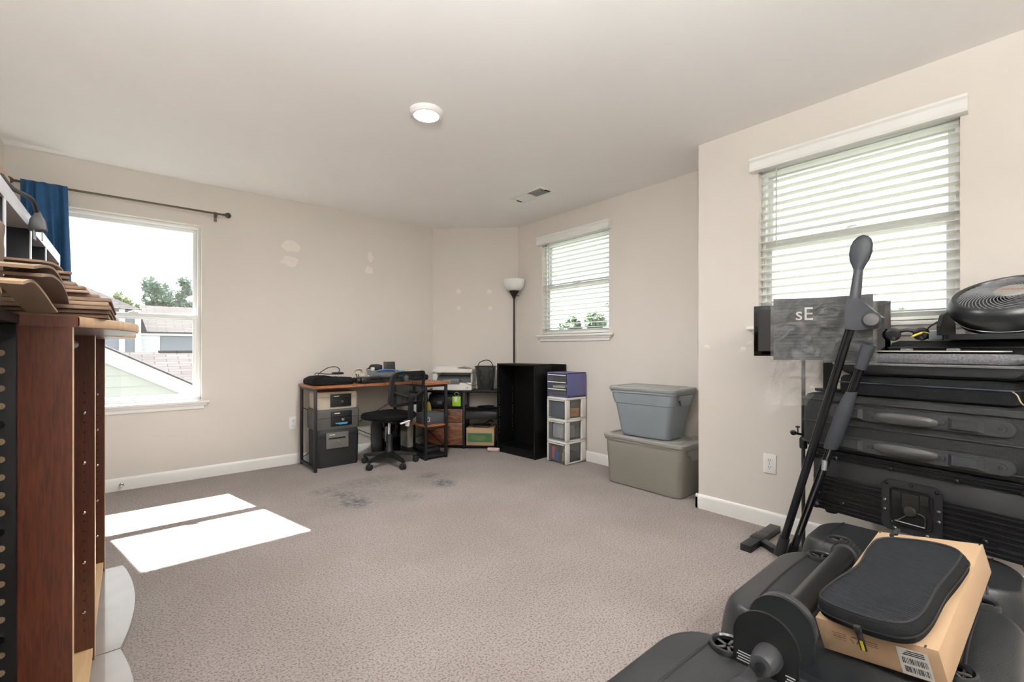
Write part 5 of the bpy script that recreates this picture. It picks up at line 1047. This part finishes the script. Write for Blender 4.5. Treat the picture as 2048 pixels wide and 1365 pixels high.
for f, wy, wx in ((0, .017, .016), (.12, .024, .018), (.3, .036, .020), (.5, .0415, .021), (.7, .040, .020), (.86, .032, .017), (.96, .018, .011), (1, .004, .003)):
    c_ = g1 + gd * (.15 * f); lo_.append([c_ + Vector((wx * math.sin(2 * math.pi * k / 20), wy * math.cos(2 * math.pi * k / 20), 0)) for k in range(20)])
lm().loft(lo_).build('oval_grip', mat('grip_grey', (52, 56, 62), .5, noise_amt=.05), ls, ang=60)
q = lm(); dd = Vector((-.028, -.006, 0)); r0 = p2a + (p2b - p2a) * .12 + dd; r1 = p2a + (p2b - p2a) * .545 + dd; q.cyl(r0, r1, .004, seg=8); q.build('slide_rod', steelM, ls)
q = lm(); c_ = p2a + (p2b - p2a) * .47; q.cyl(c_ + Vector((-.034, -.006, -.02)), c_ + Vector((-.026, -.008, .025)), .011, seg=12); q.build('rod_clip', silverM, ls)

# ------------------------------------------------------------------ outside: ground, neighbouring houses, trees
GZ = -3.2
gO = MB().raw([(-80, 5.2, GZ), (90, 5.2, GZ), (90, 110, GZ), (-80, 110, GZ), (5, -60, GZ), (90, -60, GZ), (90, 5.2, GZ), (5, 5.2, GZ)], [(0, 1, 2, 3), (4, 5, 6, 7)]); o = gO.build('lawn', mat('lawn', (84, 88, 74), .9, noise_amt=.2, nscale=.4)); tag(o, kind='structure')
sideG = mat('siding_sage', (176, 178, 170), .7, noise_amt=.02); sideB = mat('siding_grey', (146, 149, 155), .7, noise_amt=.02); hw = mat('house_trim', (232, 232, 232), .6, noise_amt=.01)
def roofM():
    mm_ = bpy.data.materials.new('shingles'); mm_.use_nodes = True; t_ = mm_.node_tree; n = t_.nodes; p = n['Principled BSDF']; p.inputs['Roughness'].default_value = .9; p.inputs['Specular IOR Level'].default_value = 0
    tcn = n.new('ShaderNodeTexCoord'); br = n.new('ShaderNodeTexBrick'); br.inputs['Scale'].default_value = 1; br.inputs['Brick Width'].default_value = .5; br.inputs['Row Height'].default_value = .19; br.inputs['Mortar Size'].default_value = .012
    br.inputs['Color1'].default_value = rgb(84, 80, 79); br.inputs['Color2'].default_value = rgb(94, 90, 89); br.inputs['Mortar'].default_value = rgb(66, 63, 63)
    mp = n.new('ShaderNodeMapping'); t_.links.new(tcn.outputs['Object'], mp.inputs[0]); t_.links.new(mp.outputs[0], br.inputs['Vector']); t_.links.new(br.outputs['Color'], p.inputs['Base Color']); return mm_
shM = roofM()
def siding(parent, x0, x1, z0, z1, y, m, clip=None, step=.18):
    z = z0
    while z < z1 - .01:
        za = min(z + step, z1); xe = x1 if clip is None else min(x1, clip(z + .06)); 
        if xe > x0 + .05:
            q = MB(); q.raw([(x0, y, z), (xe, y, z), (xe, y + .014, za), (x0, y + .014, za), (x0, y + .03, z), (xe, y + .03, z), (xe, y + .03, za), (x0, y + .03, za)], [(0, 1, 2, 3), (4, 7, 6, 5), (0, 4, 5, 1), (3, 2, 6, 7), (0, 3, 7, 4), (1, 5, 6, 2)]); q.build('siding_board', m, parent, smooth=False)
        z = za
h1 = thing('gable_house', 'pale sage sided house gable with a white rake board close outside the left window', 'house', (0, 10, GZ))
rk = lambda z: -.339 - (z + GZ - .95) / .576
siding(h1, -5.2, 4.6, 2.3, 4.55, 0, sideG, rk, .19); MB().box(-5.2, 4.6, .03, 1.0, 0, 2.35).build('wall', sideG, h1)
MB().prism([(-1.6, 2.35), (-5.2, 2.35), (-1.6, 4.8), (1.92, 2.72), (2.4, 2.35)], .031, 1.2, Matrix(((1, 0, 0, 0), (0, 0, 1, 0), (0, 1, 0, 0), (0, 0, 0, 1)))).build('gable_wall', sideG, h1) if False else None
def slope(x0, z0, x1, z1, t_): return [(x0, z0), (x1, z1), (x1, z1 + t_), (x0, z0 + t_)]
XZ = Matrix(((1, 0, 0, 0), (0, 0, 1, 0), (0, 1, 0, 0), (0, 0, 0, 1)))
MB().prism(slope(-1.6, 4.815, 2.2, 2.63, .23), -.12, -.06, XZ).build('rake_board', hw, h1); MB().prism(slope(-1.6, 4.815, -5.4, 2.63, .23), -.12, -.06, XZ).build('rake_board', hw, h1)
MB().prism(slope(-1.6, 5.03, 2.3, 2.79, .03), -.14, 1.2, XZ).build('roof', shM, h1); MB().prism(slope(-1.6, 5.03, -5.5, 2.79, .03), -.14, 1.2, XZ).build('roof', shM, h1)
MB().prism(slope(-1.6, 4.78, 2.1, 2.66, .05), -.06, .02, XZ).build('soffit', hw, h1)
MB().box(.52, .62, -.04, .0, 3.33, 3.41, .01).build('wall_vent', mat('vent_grey', (120, 122, 128), .6), h1)
h2 = thing('grey_house', 'blue grey sided house with white corner boards and a hipped shingle roof', 'house', (0, 20, GZ))
siding(h2, -6, -.27, 2.9, 5.6, 0, sideB, None, .2); siding(h2, -.117, .141, 2.9, 5.6, .12, sideB, None, .2); siding(h2, .299, 9, 2.9, 4.72, .35, sideB, None, .2)
MB().box(-6, .29, .40, 6, 0, 5.58).build('wall', sideB, h2); MB().box(.29, 9, .40, 6, 0, 4.74).build('wall', sideB, h2); MB().box(-6, .299, .12, .5, 0, 2.95).build('wall', sideB, h2)
MB().box(-.27, -.117, -.05, .3, 2.6, 5.6).build('corner_board', hw, h2); MB().box(.141, .299, -.05, .45, 2.6, 5.6).build('corner_board', hw, h2)
wn = MB(); wn.box(.30, .82, .30, .36, 4.62, 4.72); wn.box(.30, .82, .30, .36, 4.12, 4.18); wn.box(.71, .82, .30, .36, 4.18, 4.62); wn.box(.30, .33, .30, .36, 4.18, 4.62); wf = wn.build('window', hw, h2); MB().box(.33, .71, .335, .345, 4.18, 4.62).build('pane', mat('far_pane', (196, 204, 204), .15), wf)
MB().box(.299, 9, -.1, .4, 4.73, 4.87).build('soffit', hw, h2)
MB().raw([(.299, -.15, 4.86), (9, -.15, 4.86), (9, 3.2, 6.0), (.299, 3.2, 6.0), (.299, -.15, 4.80), (9, -.15, 4.80), (9, 3.2, 5.9), (.299, 3.2, 5.9)], [(0, 1, 2, 3), (4, 7, 6, 5), (0, 4, 5, 1), (1, 5, 6, 2), (2, 6, 7, 3), (3, 7, 4, 0)]).build('porch_roof', shM, h2)
MB().raw([(-9, -.3, 5.6), (.31, -.3, 5.6), (-3.8, 4, 7.85), (-9, 4, 7.85), (.31, 7.6, 5.6), (-9, 7.6, 5.6)], [(0, 1, 2, 3), (1, 4, 2), (2, 4, 5, 3), (0, 5, 4, 1)]).build('hip_roof', shM, h2, smooth=False)
h3 = thing('low_garage', 'low shingled garage roof between the gable and the grey house', 'house', (0, 11.5, GZ))
MB().box(.9, 9, 1, 4, 0, 3.1).build('wall', sideB, h3)
MB().raw([(-.2, 0, 2.85), (9.5, 0, 2.85), (9.5, 4.2, 4.18), (-.2, 4.2, 4.18), (-.2, 0, 2.75), (9.5, 0, 2.75), (9.5, 4.2, 4.08), (-.2, 4.2, 4.08)], [(0, 1, 2, 3), (4, 7, 6, 5), (0, 4, 5, 1), (1, 5, 6, 2), (2, 6, 7, 3), (3, 7, 4, 0)]).build('roof', shM, h3)
MB().box(.6, 9.5, 4.15, 4.35, 4.16, 4.22).build('ridge_cap', shM, h3)
def tree(loc, z_c, r, label, c1, seed, nl=1500, ls_=.11, sq=.85, grp='trees beyond the neighbouring roofs'):
    t = thing('tree', label, 'tree', (loc[0], loc[1], GZ), 0, grp); rr = random.Random(seed); zc = z_c - GZ
    q = MB(); q.tube([(0, 0, 0), (.03 * r, 0, zc * .5), (0, .02 * r, zc)], [.10 * r, .08 * r, .03 * r], 8)
    for k in range(7):
        a = rr.uniform(0, 6.28); q.tube([(0, 0, zc - r * .6), (math.cos(a) * r * .3, math.sin(a) * r * .3, zc - .1 * r), (math.cos(a) * r * .65, math.sin(a) * r * .65, zc + rr.uniform(0, .4) * r)], [.035 * r, .022 * r, .01 * r], 5)
    q.build('trunk', mat('bark', (104, 92, 80), .9), t)
    fo = MB(); cl_ = []
    for k in range(26):
        while True:
            v_ = Vector((rr.uniform(-1, 1), rr.uniform(-1, 1), rr.uniform(-1, 1)))
            if v_.length < 1: break
        cl_.append((Vector((v_.x * r * .8, v_.y * r * .8, zc + v_.z * r * sq * .8)), r * rr.uniform(.18, .34)))
    vs = []; fs = []
    for k in range(nl):
        c_, cr_ = cl_[k % len(cl_)]; d = Vector((rr.gauss(0, 1), rr.gauss(0, 1), rr.gauss(0, .8))).normalized() * cr_ * rr.uniform(.4, 1); p_ = c_ + d
        e1 = Vector((rr.gauss(0, 1), rr.gauss(0, 1), rr.gauss(0, .6))).normalized(); e2 = e1.orthogonal().normalized(); s_ = ls_ * rr.uniform(.6, 1.3); o = len(vs)
        vs += [p_ - e1 * s_, p_ - e2 * s_ * .5, p_ + e1 * s_, p_ + e2 * s_ * .5]; fs.append((o, o + 1, o + 2, o + 3))
    fo.raw(vs, fs); tag(fo.build('foliage', mat('leaf_%d' % (c1[0]), c1, .6, noise_amt=.3, nscale=1.5), t, smooth=False), kind='stuff')
tree((1.6, 30.5), 3.95, 1.6, 'broad blue green tree behind the hipped roof', (104, 124, 106), 1, 6000, .11)
tree((-.35, 29), 3.35, .62, 'yellow green bushy tree left of the broad tree', (118, 132, 72), 2, 1400, .09)
tree((-1.0, 32), 3.35, .36, 'small yellow green treetop just above the hipped roof', (119, 133, 73), 3, 500, .08)
tree((.38, 32.5), 3.1, .5, 'low yellow green shrub between the bushy tree and broad tree', (117, 131, 72), 4, 900, .09)
for i, (x, y, z_, r_) in enumerate(((25, 18.3, 3.5, 1.25), (27.5, 22.3, 3.2, 1.1), (24.5, 21.9, 2.75, .8), (25, 23.4, 2.4, .75), (28.5, 16.6, 4.1, 1.3))):
    tree((x, y), z_, r_, ('tallest green tree beyond the alcove window', 'mid green rounded tree beyond the alcove window', 'pale low tree beyond the alcove window', 'lowest leafy tree beyond the alcove window frame', 'dense green tree at the edge of the alcove window view')[i], (116, 138, 106), 10 + i, 3600, .10)
tree((30, 4.95), 2.7, .75, 'single small treetop beyond the large blind behind the monitor', (96, 114, 90), 21, 1400, .09)
